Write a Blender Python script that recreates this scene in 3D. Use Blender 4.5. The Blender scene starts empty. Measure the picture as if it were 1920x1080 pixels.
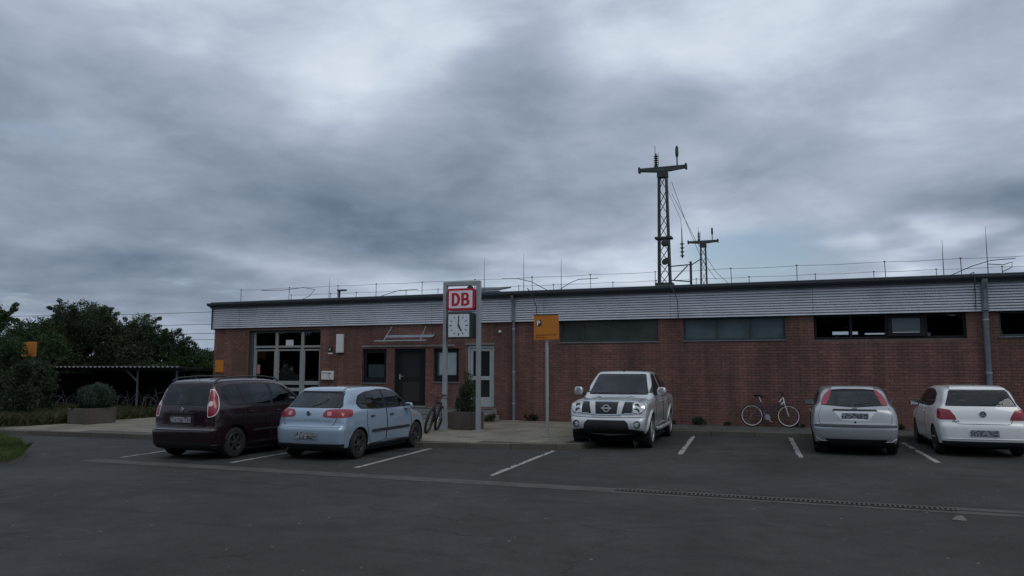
import bpy, bmesh, math, random
import numpy as np
from mathutils import Vector, Matrix
random.seed(5); rng = np.random.default_rng(11)
R = math.radians
scene = bpy.context.scene
COL = scene.collection
# ---------------------------------------------------------------- camera
cd = bpy.data.cameras.new('camera'); cam = bpy.data.objects.new('camera', cd); COL.objects.link(cam)
cam.location = (0, 0, 1.85); cam.rotation_euler = (R(90) + math.atan(150/1440), 0, R(20.7))
cd.sensor_width = 36; cd.lens = 27; cd.clip_start = 0.1; cd.clip_end = 3000
scene.camera = cam
scene.view_settings.view_transform = 'Standard'; scene.view_settings.look = 'None'
scene.view_settings.exposure = 0.0; scene.view_settings.gamma = 1.0
scene.view_settings.use_curve_mapping = False
# ---------------------------------------------------------------- sun
SUN_EL, SUN_AZ = R(50), R(118)          # veiled by cloud, high on the right
sd = bpy.data.lights.new('sun', 'SUN'); sun = bpy.data.objects.new('sun', sd); COL.objects.link(sun)
sd.energy = 0.6; sd.angle = R(30); sd.color = (1.0, 0.96, 0.9)
sv = Vector((math.sin(SUN_AZ)*math.cos(SUN_EL), math.cos(SUN_AZ)*math.cos(SUN_EL), math.sin(SUN_EL)))
sun.rotation_euler = sv.to_track_quat('Z', 'Y').to_euler()
# ---------------------------------------------------------------- world: sky texture with cloud deck
w = bpy.data.worlds.new('World'); scene.world = w; w.use_nodes = True
nt = w.node_tree; N = nt.nodes; L = nt.links; N.clear()
def nd(t, **k):
    n = N.new(t)
    for a, v in k.items(): setattr(n, a, v)
    return n
def setin(sock, v):
    if hasattr(v, 'is_linked') or isinstance(v, bpy.types.NodeSocket): L.new(v, sock)
    else: sock.default_value = v
def M_(op, a, b=None, c=None):
    n = nd('ShaderNodeMath', operation=op); setin(n.inputs[0], a)
    if b is not None: setin(n.inputs[1], b)
    if c is not None: setin(n.inputs[2], c)
    return n.outputs[0]
def V_(op, a, b=None):
    n = nd('ShaderNodeVectorMath', operation=op); setin(n.inputs[0], a)
    if b is not None: setin(n.inputs[1], b)
    return n
tc = nd('ShaderNodeTexCoord'); sp = nd('ShaderNodeSeparateXYZ'); L.new(tc.outputs['Generated'], sp.inputs[0])
dx, dy, dz = sp.outputs
den = M_('ADD', M_('MAXIMUM', dz, 0.0), 0.13)
cp = nd('ShaderNodeCombineXYZ'); L.new(M_('DIVIDE', dx, den), cp.inputs[0]); L.new(M_('DIVIDE', dy, den), cp.inputs[1])
def noise(vec, scale, detail=6, rough=0.55, dist=0.0, lac=2.0):
    n = nd('ShaderNodeTexNoise'); L.new(vec, n.inputs['Vector']); n.inputs['Scale'].default_value = scale
    n.inputs['Detail'].default_value = detail; n.inputs['Roughness'].default_value = rough; n.inputs['Distortion'].default_value = dist
    return n
n1 = noise(cp.outputs[0], 0.6, 6, 0.5, 0.1); n2 = noise(cp.outputs[0], 2.2, 10, 0.6, 0.15)
nw = noise(cp.outputs[0], 1.1, 3, 0.5)
az = M_('MULTIPLY', M_('ARCTAN2', dx, dy), 57.29578); el = M_('MULTIPLY', M_('ARCSINE', dz), 57.29578)
ce = nd('ShaderNodeCombineXYZ'); L.new(az, ce.inputs[0]); L.new(el, ce.inputs[1])
wob = V_('MULTIPLY', V_('SUBTRACT', nw.outputs['Color'], (0.5, 0.5, 0.5)).outputs[0], (22.0, 9.0, 0.0)).outputs[0]
ang = V_('ADD', ce.outputs[0], wob).outputs[0]
def blob(a, e, sa, se, amp, rot=0.0, vec=None):
    d = V_('SUBTRACT', vec or ang, (a, e, 0.0)).outputs[0]
    if rot:
        v = nd('ShaderNodeVectorRotate', rotation_type='Z_AXIS'); L.new(d, v.inputs['Vector']); v.inputs['Angle'].default_value = R(-rot); d = v.outputs[0]
    d = V_('DIVIDE', d, (sa, se, 1.0)).outputs[0]
    q = V_('DOT_PRODUCT', d, d).outputs['Value']
    return M_('MULTIPLY', M_('POWER', 2.71828, M_('MULTIPLY', q, -1.0)), amp)
BL = [  # bright and dark banks of the cloud deck: azimuth, elevation, widths, strength
 (-49,25,8,4,.30,0),(-33,24,8,5,.14,20),(-34.5,19.5,5,2.6,.20,0),(-27,23,4,4,.10,0),(-55,17,10,7,-.12,-20),
 (-46,11,14,5,-.19,-12),(-32,11.5,12,4.0,-.13,-10),(-24,16,8,5,-.12,10),(-22,23.5,4,3.4,-.12,0),(-50,12.5,8,2.0,.10,0),
 (-53,6.5,10,2.2,-.22,-8),(-34,6.8,8,1.2,.12,-8),(0,26,10,4,.16,0),(-14,24,9,4,.15,0),(-4,21,7,3,.12,10),
 (-13,15,9,4,-.10,10),(10,20,9,5,-.02,0),(-3,11,10,3,.04,0),(-12,7.5,9,2.2,.24,0),(7,8.0,3.5,1.0,.38,18),(13,10.5,8,1.9,-.26,14),
 (16,7.0,5,1.1,.24,8),(-9,5,6,1.5,.20,0),(-25,9.5,7,1.8,-.12,0),(-46,9.0,12,1.6,.07,-6)]
acc = 0.60
for b in BL: acc = M_('ADD', blob(*b[:5], rot=b[5]), acc)
acc = M_('ADD', acc, M_('MULTIPLY', M_('SUBTRACT', n1.outputs[0], 0.5), 0.30))
acc = M_('ADD', acc, M_('MULTIPLY', M_('SUBTRACT', n2.outputs[0], 0.5), 0.26))
nl = nd('ShaderNodeMapping'); L.new(tc.outputs['Generated'], nl.inputs[0]); nl.inputs['Scale'].default_value = (1, 1, 2.1)
n3 = noise(nl.outputs[0], 5.5, 10, 0.56, 0.25); n4 = noise(nl.outputs[0], 2.3, 4, 0.5, 0.2)
acc = M_('ADD', acc, M_('MULTIPLY', M_('SUBTRACT', n3.outputs[0], 0.5), 0.54))
acc = M_('ADD', acc, M_('MULTIPLY', M_('SUBTRACT', n4.outputs[0], 0.5), 0.25))
zen = nd('ShaderNodeMapRange'); L.new(dz, zen.inputs[0]); zen.inputs[1].default_value = .30; zen.inputs[2].default_value = .95; zen.inputs[3].default_value = 0; zen.inputs[4].default_value = .18
acc = M_('ADD', acc, zen.outputs[0])
ramp = nd('ShaderNodeValToRGB'); L.new(acc, ramp.inputs[0]); cr = ramp.color_ramp
def srgb(r, g, b): return tuple(((c/255+0.055)/1.055)**2.4 if c > 10 else c/255/12.92 for c in (r, g, b)) + (1,)
cr.elements[0].position = 0.0; cr.elements[0].color = srgb(76, 93, 112)
cr.elements[1].position = 1.0; cr.elements[1].color = srgb(226, 235, 244)
for p, c in ((.25, (106, 121, 141)), (.45, (138, 152, 169)), (.65, (170, 182, 200)), (.82, (203, 214, 228))):
    e = cr.elements.new(p); e.color = srgb(*c)
sky = nd('ShaderNodeTexSky', sky_type='NISHITA'); sky.sun_disc = False
sky.sun_elevation = SUN_EL; sky.sun_rotation = SUN_AZ
bgS = nd('ShaderNodeBackground'); L.new(sky.outputs[0], bgS.inputs[0]); bgS.inputs[1].default_value = 0.10
bgC = nd('ShaderNodeBackground'); L.new(ramp.outputs[0], bgC.inputs[0]); bgC.inputs[1].default_value = 1.0
ang2 = V_('ADD', ce.outputs[0], V_('SCALE', wob).outputs[0]).outputs[0]
ang2.node.inputs[1].links[0].from_node.inputs['Scale'].default_value = .45
hole = M_('ADD', blob(-3.2, 8.0, 4.5, 1.5, 1.25, vec=ang2), M_('ADD', blob(-23, 6.9, 4.5, .9, .35), blob(-6, 5.6, 5, .8, .5)))
hole = M_('ADD', hole, blob(19, 10.5, 3.5, 1.2, .45))
holes2 = nd('ShaderNodeMapRange'); L.new(n2.outputs[0], holes2.inputs[0])
holes2.inputs[1].default_value = .60; holes2.inputs[2].default_value = .75; holes2.inputs[3].default_value = 0; holes2.inputs[4].default_value = .35
cov = M_('SUBTRACT', 1.0, M_('MINIMUM', M_('ADD', hole, holes2.outputs[0]), 0.8))
mx = nd('ShaderNodeMixShader'); L.new(cov, mx.inputs[0]); L.new(bgS.outputs[0], mx.inputs[1]); L.new(bgC.outputs[0], mx.inputs[2])
out = nd('ShaderNodeOutputWorld'); L.new(mx.outputs[0], out.inputs[0])
# ---------------------------------------------------------------- helpers
def link(o, parent=None):
    COL.objects.link(o)
    if parent is not None: o.parent = parent
    return o
def tag(o, label=None, cat=None, group=None, kind=None):
    if label: o['label'] = label
    if cat: o['category'] = cat
    if group: o['group'] = group
    if kind: o['kind'] = kind
    return o
def thing(name, label, cat, loc=(0,0,0), rz=0.0, group=None):
    o = bpy.data.objects.new(name, None); o.empty_display_size = .2; o.location = loc; o.rotation_euler = (0, 0, rz)
    link(o); return tag(o, label, cat, group)
def mesh_obj(name, v, f, m, parent=None, smooth=False):
    me = bpy.data.meshes.new(name); me.from_pydata([tuple(map(float, p)) for p in v], [], [tuple(map(int, q)) for q in f])
    me.materials.append(m)
    if smooth: me.polygons.foreach_set('use_smooth', [True]*len(me.polygons))
    me.update(); return link(bpy.data.objects.new(name, me), parent)
class MB:
    def __init__(s): s.v = []; s.f = []
    def add(s, v, f):
        b = len(s.v); s.v += [tuple(p) for p in v]; s.f += [tuple(i+b for i in q) for q in f]; return s
    def box(s, c, d, rot=None):      # centre, full size
        x, y, z = d[0]/2, d[1]/2, d[2]/2
        P = [Vector((a*x, b*y, e*z)) for a in (-1,1) for b in (-1,1) for e in (-1,1)]
        if rot is not None: P = [rot @ p for p in P]
        P = [p + Vector(c) for p in P]
        return s.add(P, [(0,1,3,2),(4,6,7,5),(0,4,5,1),(2,3,7,6),(0,2,6,4),(1,5,7,3)])
    def bb(s, x0, x1, y0, y1, z0, z1): return s.box(((x0+x1)/2,(y0+y1)/2,(z0+z1)/2), (x1-x0,y1-y0,z1-z0))
    def tube(s, pts, r, n=8, cap=True):
        pts = [Vector(p) for p in pts]; rs = r if isinstance(r, (list, tuple)) else [r]*len(pts)
        b = len(s.v); prev = None
        for i, p in enumerate(pts):
            t = (pts[min(i+1, len(pts)-1)] - pts[max(i-1, 0)]).normalized()
            if prev is None:
                u = t.orthogonal().normalized()
            else:
                u = (prev - t*prev.dot(t)); u = u.normalized() if u.length > 1e-6 else t.orthogonal().normalized()
            prev = u; q = t.cross(u)
            for k in range(n):
                a = 2*math.pi*k/n; s.v.append(tuple(p + (u*math.cos(a) + q*math.sin(a))*rs[i]))
        for i in range(len(pts)-1):
            for k in range(n):
                k2 = (k+1) % n; s.f.append((b+i*n+k, b+i*n+k2, b+(i+1)*n+k2, b+(i+1)*n+k))
        if cap:
            s.f.append(tuple(b+k for k in range(n))[::-1]); s.f.append(tuple(b+(len(pts)-1)*n+k for k in range(n)))
        return s
    def lathe(s, prof, axis='y', n=32, c=(0,0,0)):    # prof: (radius, offset along axis)
        b = len(s.v); m = len(prof)
        for k in range(n):
            a = 2*math.pi*k/n
            for r, h in prof:
                u, v = r*math.cos(a), r*math.sin(a)
                p = {'y': (u, h, v), 'z': (u, v, h), 'x': (h, u, v)}[axis]
                s.v.append((p[0]+c[0], p[1]+c[1], p[2]+c[2]))
        for k in range(n):
            k2 = (k+1) % n
            for i in range(m-1): s.f.append((b+k*m+i, b+k*m+i+1, b+k2*m+i+1, b+k2*m+i))
        return s
    def prism(s, poly, y0, y1):      # poly in (x,z), extruded in y
        n = len(poly); b = len(s.v)
        s.v += [(p[0], y0, p[1]) for p in poly] + [(p[0], y1, p[1]) for p in poly]
        s.f.append(tuple(b+i for i in range(n))); s.f.append(tuple(b+n+i for i in range(n))[::-1])
        for i in range(n):
            j = (i+1) % n; s.f.append((b+i, b+n+i, b+n+j, b+j))
        return s
    def build(s, name, m, parent=None, smooth=False, bevel=0.0, kind=None):
        o = mesh_obj(name, s.v, s.f, m, parent, smooth)
        if smooth or bevel: 
            bm = bmesh.new(); bm.from_mesh(o.data); bmesh.ops.recalc_face_normals(bm, faces=bm.faces); bm.to_mesh(o.data); bm.free()
        if smooth:
            try: o.data.set_sharp_from_angle(angle=R(40))
            except Exception: pass
        if bevel:
            md = o.modifiers.new('bevel', 'BEVEL'); md.width = bevel; md.segments = 2; md.limit_method = 'ANGLE'
        if kind: o['kind'] = kind
        return o
def text_mesh(name, body, size, m, parent, loc, rz=0.0, ext=0.004, bold=0.0, align='LEFT', up=True, sx=1.0):
    c = bpy.data.curves.new(name, 'FONT'); c.body = body; c.size = size; c.extrude = ext; c.offset = bold; c.align_x = align
    t = bpy.data.objects.new(name, c); COL.objects.link(t)
    dg = bpy.context.evaluated_depsgraph_get(); dg.update()
    me = bpy.data.meshes.new_from_object(t.evaluated_get(dg)); bpy.data.objects.remove(t)
    me.materials.clear(); me.materials.append(m); me.name = name
    o = link(bpy.data.objects.new(name, me), parent); o.location = loc; o.rotation_euler = (R(90), 0, rz); o.scale = (sx, 1, 1)
    return o
def copy_tree(o, parent=None):
    c = o.copy(); COL.objects.link(c); c.parent = parent
    for ch in list(o.children): copy_tree(ch, c)
    return c
# ---------------------------------------------------------------- materials
def new_mat(name):
    m = bpy.data.materials.new(name); m.use_nodes = True
    return m, m.node_tree, m.node_tree.nodes['Principled BSDF']
def mat(name, col, rough=0.6, metal=0.0, var=0.0, scale=4.0, bump=0.0, bscale=60.0, coat=0.0, dirt=None, dirt_amt=0.4, dirt_scale=1.2, spec=0.5):
    m, t, b = new_mat(name); n = t.nodes; l = t.links
    b.inputs['Roughness'].default_value = rough; b.inputs['Metallic'].default_value = metal
    b.inputs['Specular IOR Level'].default_value = spec
    if coat: b.inputs['Coat Weight'].default_value = coat; b.inputs['Coat Roughness'].default_value = 0.04
    co = n.new('ShaderNodeTexCoord')
    src = None
    if var or dirt:
        rgb = n.new('ShaderNodeRGB'); rgb.outputs[0].default_value = (*col, 1); src = rgb.outputs[0]
        if var:
            q = n.new('ShaderNodeTexNoise'); q.inputs['Scale'].default_value = scale; q.inputs['Detail'].default_value = 8; q.inputs['Roughness'].default_value = .65
            l.new(co.outputs['Object'], q.inputs['Vector'])
            mr = n.new('ShaderNodeMapRange'); l.new(q.outputs[0], mr.inputs[0]); mr.inputs[1].default_value = .25; mr.inputs[2].default_value = .75
            mr.inputs[3].default_value = 1-var; mr.inputs[4].default_value = 1+var
            vm = n.new('ShaderNodeVectorMath'); vm.operation = 'SCALE'; l.new(src, vm.inputs[0]); l.new(mr.outputs[0], vm.inputs['Scale']); src = vm.outputs[0]
        if dirt:
            q = n.new('ShaderNodeTexNoise'); q.inputs['Scale'].default_value = dirt_scale; q.inputs['Detail'].default_value = 10; q.inputs['Roughness'].default_value = .7
            l.new(co.outputs['Object'], q.inputs['Vector'])
            mr = n.new('ShaderNodeMapRange'); l.new(q.outputs[0], mr.inputs[0]); mr.inputs[1].default_value = .5; mr.inputs[2].default_value = .7
            mr.inputs[3].default_value = 0; mr.inputs[4].default_value = dirt_amt
            mx = n.new('ShaderNodeMix'); mx.data_type = 'RGBA'; l.new(mr.outputs[0], mx.inputs[0]); l.new(src, mx.inputs[6]); mx.inputs[7].default_value = (*dirt, 1); src = mx.outputs[2]
        l.new(src, b.inputs['Base Color'])
    else: b.inputs['Base Color'].default_value = (*col, 1)
    if bump:
        q = n.new('ShaderNodeTexNoise'); q.inputs['Scale'].default_value = bscale; q.inputs['Detail'].default_value = 6
        l.new(co.outputs['Object'], q.inputs['Vector'])
        bp = n.new('ShaderNodeBump'); bp.inputs['Strength'].default_value = bump; bp.inputs['Distance'].default_value = .02
        l.new(q.outputs[0], bp.inputs['Height']); l.new(bp.outputs[0], b.inputs['Normal'])
    return m
def island_mat(name, c1, c2, rough=.85, grime=None, bump=.3, bscale=40.0, spec=.35, streak=False):
    """pieces that differ one by one: colour between c1 and c2 by piece, with fine grain and grime"""
    m, t, b = new_mat(name); n = t.nodes; l = t.links
    b.inputs['Roughness'].default_value = rough; b.inputs['Specular IOR Level'].default_value = spec
    g = n.new('ShaderNodeNewGeometry'); oi = n.new('ShaderNodeObjectInfo')
    a = n.new('ShaderNodeMath'); a.operation = 'ADD'; l.new(g.outputs['Random Per Island'], a.inputs[0]); l.new(oi.outputs['Random'], a.inputs[1])
    fr = n.new('ShaderNodeMath'); fr.operation = 'FRACT'; l.new(a.outputs[0], fr.inputs[0])
    mx = n.new('ShaderNodeMix'); mx.data_type = 'RGBA'; l.new(fr.outputs[0], mx.inputs[0]); mx.inputs[6].default_value = (*c1, 1); mx.inputs[7].default_value = (*c2, 1)
    q = n.new('ShaderNodeTexNoise'); q.inputs['Scale'].default_value = 30; q.inputs['Detail'].default_value = 6
    l.new(g.outputs['Position'], q.inputs['Vector'])
    mr = n.new('ShaderNodeMapRange'); l.new(q.outputs[0], mr.inputs[0]); mr.inputs[3].default_value = .7; mr.inputs[4].default_value = 1.3
    vm = n.new('ShaderNodeVectorMath'); vm.operation = 'SCALE'; l.new(mx.outputs[2], vm.inputs[0]); l.new(mr.outputs[0], vm.inputs['Scale']); src = vm.outputs[0]
    if grime:
        q2 = n.new('ShaderNodeTexNoise'); q2.inputs['Scale'].default_value = .9; q2.inputs['Detail'].default_value = 9; q2.inputs['Roughness'].default_value = .65
        l.new(g.outputs['Position'], q2.inputs['Vector'])
        m2 = n.new('ShaderNodeMapRange'); l.new(q2.outputs[0], m2.inputs[0]); m2.inputs[1].default_value = .48; m2.inputs[2].default_value = .72; m2.inputs[3].default_value = 0; m2.inputs[4].default_value = .55
        x2 = n.new('ShaderNodeMix'); x2.data_type = 'RGBA'; l.new(m2.outputs[0], x2.inputs[0]); l.new(src, x2.inputs[6]); x2.inputs[7].default_value = (*grime, 1); src = x2.outputs[2]
    if streak:
        mp = n.new('ShaderNodeMapping'); l.new(g.outputs['Position'], mp.inputs[0]); mp.inputs['Scale'].default_value = (2.6, 2.6, .22)
        q3 = n.new('ShaderNodeTexNoise'); q3.inputs['Scale'].default_value = 1.0; q3.inputs['Detail'].default_value = 7; q3.inputs['Roughness'].default_value = .6; l.new(mp.outputs[0], q3.inputs['Vector'])
        m3 = n.new('ShaderNodeMapRange'); l.new(q3.outputs[0], m3.inputs[0]); m3.inputs[1].default_value = .38; m3.inputs[2].default_value = .66; m3.inputs[3].default_value = 1.12; m3.inputs[4].default_value = .70
        v3 = n.new('ShaderNodeVectorMath'); v3.operation = 'SCALE'; l.new(src, v3.inputs[0]); l.new(m3.outputs[0], v3.inputs['Scale']); src = v3.outputs[0]
    l.new(src, b.inputs['Base Color'])
    bp = n.new('ShaderNodeBump'); bp.inputs['Strength'].default_value = bump; bp.inputs['Distance'].default_value = .01
    l.new(q.outputs[0], bp.inputs['Height']); l.new(bp.outputs[0], b.inputs['Normal'])
    return m
def glass_mat(name, tint, opac=.5, rough=.02, bumpd=.012):
    """window pane: mirror-like from its own gloss, tinted see-through"""
    m, t, b = new_mat(name); n = t.nodes; l = t.links; n.remove(b)
    o = n['Material Output']; gl = n.new('ShaderNodeBsdfGlossy'); gl.inputs['Roughness'].default_value = rough; gl.inputs['Color'].default_value = (.9,.95,1,1)
    tr = n.new('ShaderNodeBsdfTransparent'); tr.inputs[0].default_value = (*tint, 1)
    fr = n.new('ShaderNodeFresnel'); fr.inputs[0].default_value = 1.52
    mr = n.new('ShaderNodeMapRange'); l.new(fr.outputs[0], mr.inputs[0]); mr.inputs[3].default_value = opac; mr.inputs[4].default_value = 1
    q = n.new('ShaderNodeTexNoise'); q.inputs['Scale'].default_value = 1.3
    bp = n.new('ShaderNodeBump'); bp.inputs['Strength'].default_value = .5; bp.inputs['Distance'].default_value = bumpd; l.new(q.outputs[0], bp.inputs['Height']); l.new(bp.outputs[0], gl.inputs['Normal'])
    x = n.new('ShaderNodeMixShader'); l.new(mr.outputs[0], x.inputs[0]); l.new(tr.outputs[0], x.inputs[1]); l.new(gl.outputs[0], x.inputs[2]); l.new(x.outputs[0], o.inputs[0])
    return m
def asphalt_mat(name, base, warm=(1,1,1), marks=True):
    m, t, b = new_mat(name); n = t.nodes; l = t.links
    b.inputs['Specular IOR Level'].default_value = .22
    g = n.new('ShaderNodeNewGeometry')
    def ns(sc, det=6, ro=.6, dist=0, vec=None):
        q = n.new('ShaderNodeTexNoise'); q.inputs['Scale'].default_value = sc; q.inputs['Detail'].default_value = det; q.inputs['Roughness'].default_value = ro; q.inputs['Distortion'].default_value = dist
        l.new(vec or g.outputs['Position'], q.inputs['Vector']); return q.outputs[0]
    def mr(s, a, b_, c, d):
        q = n.new('ShaderNodeMapRange'); l.new(s, q.inputs[0]); q.inputs[1].default_value = a; q.inputs[2].default_value = b_; q.inputs[3].default_value = c; q.inputs[4].default_value = d; return q.outputs[0]
    def mul(a, b_):
        q = n.new('ShaderNodeMath'); q.operation = 'MULTIPLY'; l.new(a, q.inputs[0])
        if isinstance(b_, float): q.inputs[1].default_value = b_
        else: l.new(b_, q.inputs[1])
        return q.outputs[0]
    big = mr(ns(.35, 8, .62, .5), .3, .7, .66, 1.34); mid = mr(ns(3.2, 6), .3, .7, .85, 1.15); fine = mul(mr(ns(95, 3), .25, .75, .6, 1.4), mr(ns(24, 4, .7), .3, .7, .78, 1.22))
    f = mul(mul(big, mid), fine)
    st = mr(ns(.55, 10, .72, 1.0), .555, .66, 1.0, .58)           # damp and oil stains
    f = mul(f, st)
    # stretched tyre smears along the lane
    mp = n.new('ShaderNodeMapping'); l.new(g.outputs['Position'], mp.inputs[0]); mp.inputs['Scale'].default_value = (.16, 1.3, 1)
    f = mul(f, mr(ns(1.0, 7, .65, .3, mp.outputs[0]), .56, .70, 1.0, .70))
    # cracks
    vz = n.new('ShaderNodeTexVoronoi'); vz.feature = 'DISTANCE_TO_EDGE'; vz.inputs['Scale'].default_value = .17
    dn = n.new('ShaderNodeTexNoise'); dn.inputs['Scale'].default_value = 1.5; dn.inputs['Detail'].default_value = 6; l.new(g.outputs['Position'], dn.inputs['Vector'])
    va = n.new('ShaderNodeVectorMath'); va.operation = 'ADD'; l.new(g.outputs['Position'], va.inputs[0]); l.new(dn.outputs['Color'], va.inputs[1]); l.new(va.outputs[0], vz.inputs['Vector'])
    f = mul(f, mr(vz.outputs['Distance'], .0, .004, .66, 1.0))
    rgb = n.new('ShaderNodeRGB'); rgb.outputs[0].default_value = (base*warm[0], base*warm[1], base*warm[2], 1)
    vm = n.new('ShaderNodeVectorMath'); vm.operation = 'SCALE'; l.new(rgb.outputs[0], vm.inputs[0]); l.new(f, vm.inputs['Scale'])
    # scattered pale stone chips
    vo = n.new('ShaderNodeTexVoronoi'); vo.inputs['Scale'].default_value = 5.0; l.new(g.outputs['Position'], vo.inputs['Vector'])
    chip = mul(mr(vo.outputs['Distance'], .07, .10, 1, 0), mr(ns(1.7, 4), .54, .58, 0, .7))
    mx = n.new('ShaderNodeMix'); mx.data_type = 'RGBA'; l.new(chip, mx.inputs[0]); l.new(vm.outputs[0], mx.inputs[6]); mx.inputs[7].default_value = (.26, .26, .25, 1)
    l.new(mx.outputs[2], b.inputs['Base Color'])
    l.new(mr(st, .55, 1, .5, .88), b.inputs['Roughness'])
    bp = n.new('ShaderNodeBump'); bp.inputs['Strength'].default_value = .5; bp.inputs['Distance'].default_value = .004
    l.new(ns(140, 2), bp.inputs['Height']); l.new(bp.outputs[0], b.inputs['Normal'])
    return m
M = {}
M['asphalt'] = asphalt_mat('asphalt', .043, (.97, 1.02, .98))
M['soil'] = mat('soil', (.05,.045,.035), .95, var=.4, scale=2)
M['slab'] = island_mat('paving_slab', (.16,.142,.11), (.215,.192,.15), .9, grime=(.06,.06,.045))
M['joint'] = mat('joint_sand', (.06,.055,.045), .95, var=.3, scale=6)
M['kerb'] = island_mat('kerb_stone', (.085,.08,.065), (.125,.118,.095), .9, grime=(.05,.052,.04))
M['channel'] = mat('channel_concrete', (.058,.060,.056), .9, var=.5, scale=2.5, dirt=(.06,.06,.055), dirt_scale=2)
M['grate'] = mat('galvanised_grate', (.095,.095,.09), .5, .7, var=.3, scale=10)
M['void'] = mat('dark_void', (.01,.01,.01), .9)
M['paint'] = mat('road_paint', (.28,.28,.265), .8, var=.25, scale=8, dirt=(.08,.08,.08), dirt_amt=.98, dirt_scale=3.5)
M['brick'] = island_mat('brick', (.215,.105,.083), (.155,.080,.066), .85, grime=(.12,.078,.064), streak=True)
M['mortar'] = mat('mortar', (.135,.095,.085), .95, var=.3, scale=3)
M['clad'] = mat('corrugated_metal', (.58,.60,.64), .55, .15, var=.10, scale=1.3, dirt=(.27,.29,.33), dirt_amt=.45, dirt_scale=.8)
M['fascia'] = mat('roof_fascia', (.045,.055,.065), .6, .1, var=.25, scale=2)
M['zinc'] = mat('zinc', (.20,.23,.25), .55, .5, var=.2, scale=4)
M['green_frame'] = mat('green_grey_frame', (.035,.055,.052), .6, var=.2)
M['dark_frame'] = mat('dark_frame', (.014,.014,.018), .6, var=.2, spec=.2)
M['alu_frame'] = mat('aluminium_frame', (.30,.32,.31), .5, .3, var=.12)
M['white_frame'] = mat('pale_frame', (.34,.38,.38), .6, var=.12)
M['white'] = mat('white_plastic', (.62,.62,.60), .55, var=.08, dirt=(.35,.34,.32), dirt_amt=.5)
M['concrete'] = mat('concrete', (.20,.20,.185), .9, var=.25, scale=5, bump=.3, dirt=(.08,.085,.07), dirt_amt=.7)
M['stone_pot'] = mat('exposed_aggregate', (.105,.09,.075), .95, var=.5, scale=28, bump=.8, bscale=80, dirt=(.04,.045,.03), dirt_amt=.7)
M['orange'] = mat('orange_sign', (.52,.175,.012), .55, var=.06, dirt=(.38,.14,.02), dirt_amt=.3)
M['black'] = mat('black_plastic', (.012,.012,.014), .55, var=.2)
M['trim'] = mat('grey_black_trim', (.028,.03,.034), .6, var=.2)
M['rubber'] = mat('tyre_rubber', (.016,.016,.017), .85, var=.3, scale=12, bump=.3)
M['steel'] = mat('galvanised_post', (.36,.38,.39), .5, .4, var=.12, dirt=(.2,.21,.21), dirt_amt=.5)
M['post'] = mat('post_paint', (.33,.35,.37), .45, .2, var=.10, dirt=(.2,.21,.2), dirt_amt=.5, dirt_scale=2.5)
M['dbred'] = mat('sign_red', (.50,.010,.035), .4)
M['dbwhite'] = mat('sign_white', (.78,.74,.76), .35)
M['clockface'] = mat('clock_face', (.66,.70,.72), .3)
M['mast'] = mat('mast_steel', (.045,.055,.05), .7, .2, var=.35, scale=3)
M['wire'] = mat('wire', (.05,.055,.06), .6)
M['wood'] = mat('bark', (.05,.038,.026), .95, var=.4, scale=8)
M['curtain'] = mat('net_curtain', (.5,.52,.55), .9, var=.15, scale=20)
M['interior'] = mat('room_plaster', (.12,.12,.115), .95, var=.1)
M['glass_dark'] = glass_mat('window_glass_dark', (.22,.27,.27), .01)
M['glass_clear'] = glass_mat('window_glass_clear', (.75,.8,.8), .0)
M['glass_blind'] = mat('frosted_pane', (.095,.125,.135), .10, var=.35, scale=1.1, spec=.6)  # opaque pane, reflected sky put into its mottled base colour
M['glass_grn'] = mat('frosted_pane_green', (.055,.068,.062), .15, var=.4, scale=1.2, spec=.5)  # greenish base colour stands in for the sky mirrored in the pane
M['chrome'] = mat('chrome', (.7,.72,.74), .12, 1.0)
M['silverbadge'] = mat('badge', (.5,.52,.53), .3, .9)
M['carglass'] = glass_mat('car_glass', (.60,.68,.66), .004, bumpd=.0)
M['arch'] = mat('wheel_arch', (.008,.008,.008), .95)
M['hub'] = mat('silver_wheel', (.45,.46,.47), .35, .6, var=.1)
M['hubdark'] = mat('dirty_wheel_cover', (.05,.05,.052), .5, .4, var=.3)
M['red'] = mat('tail_lamp_red', (.25,.008,.022), .25, var=.45, scale=9, coat=.4)
M['lampclear'] = mat('lamp_clear', (.55,.56,.56), .08, .5, coat=1.0, var=.35, scale=30)
M['lampwhite'] = mat('lamp_rim', (.75,.62,.62), .2, coat=1.0)
M['plate'] = mat('number_plate', (.26,.27,.29), .5, var=.1)
M['platedark'] = mat('plate_characters', (.03,.03,.035), .5)
M['skin_screen'] = mat('notice_paper', (.6,.62,.62), .8)
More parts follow.
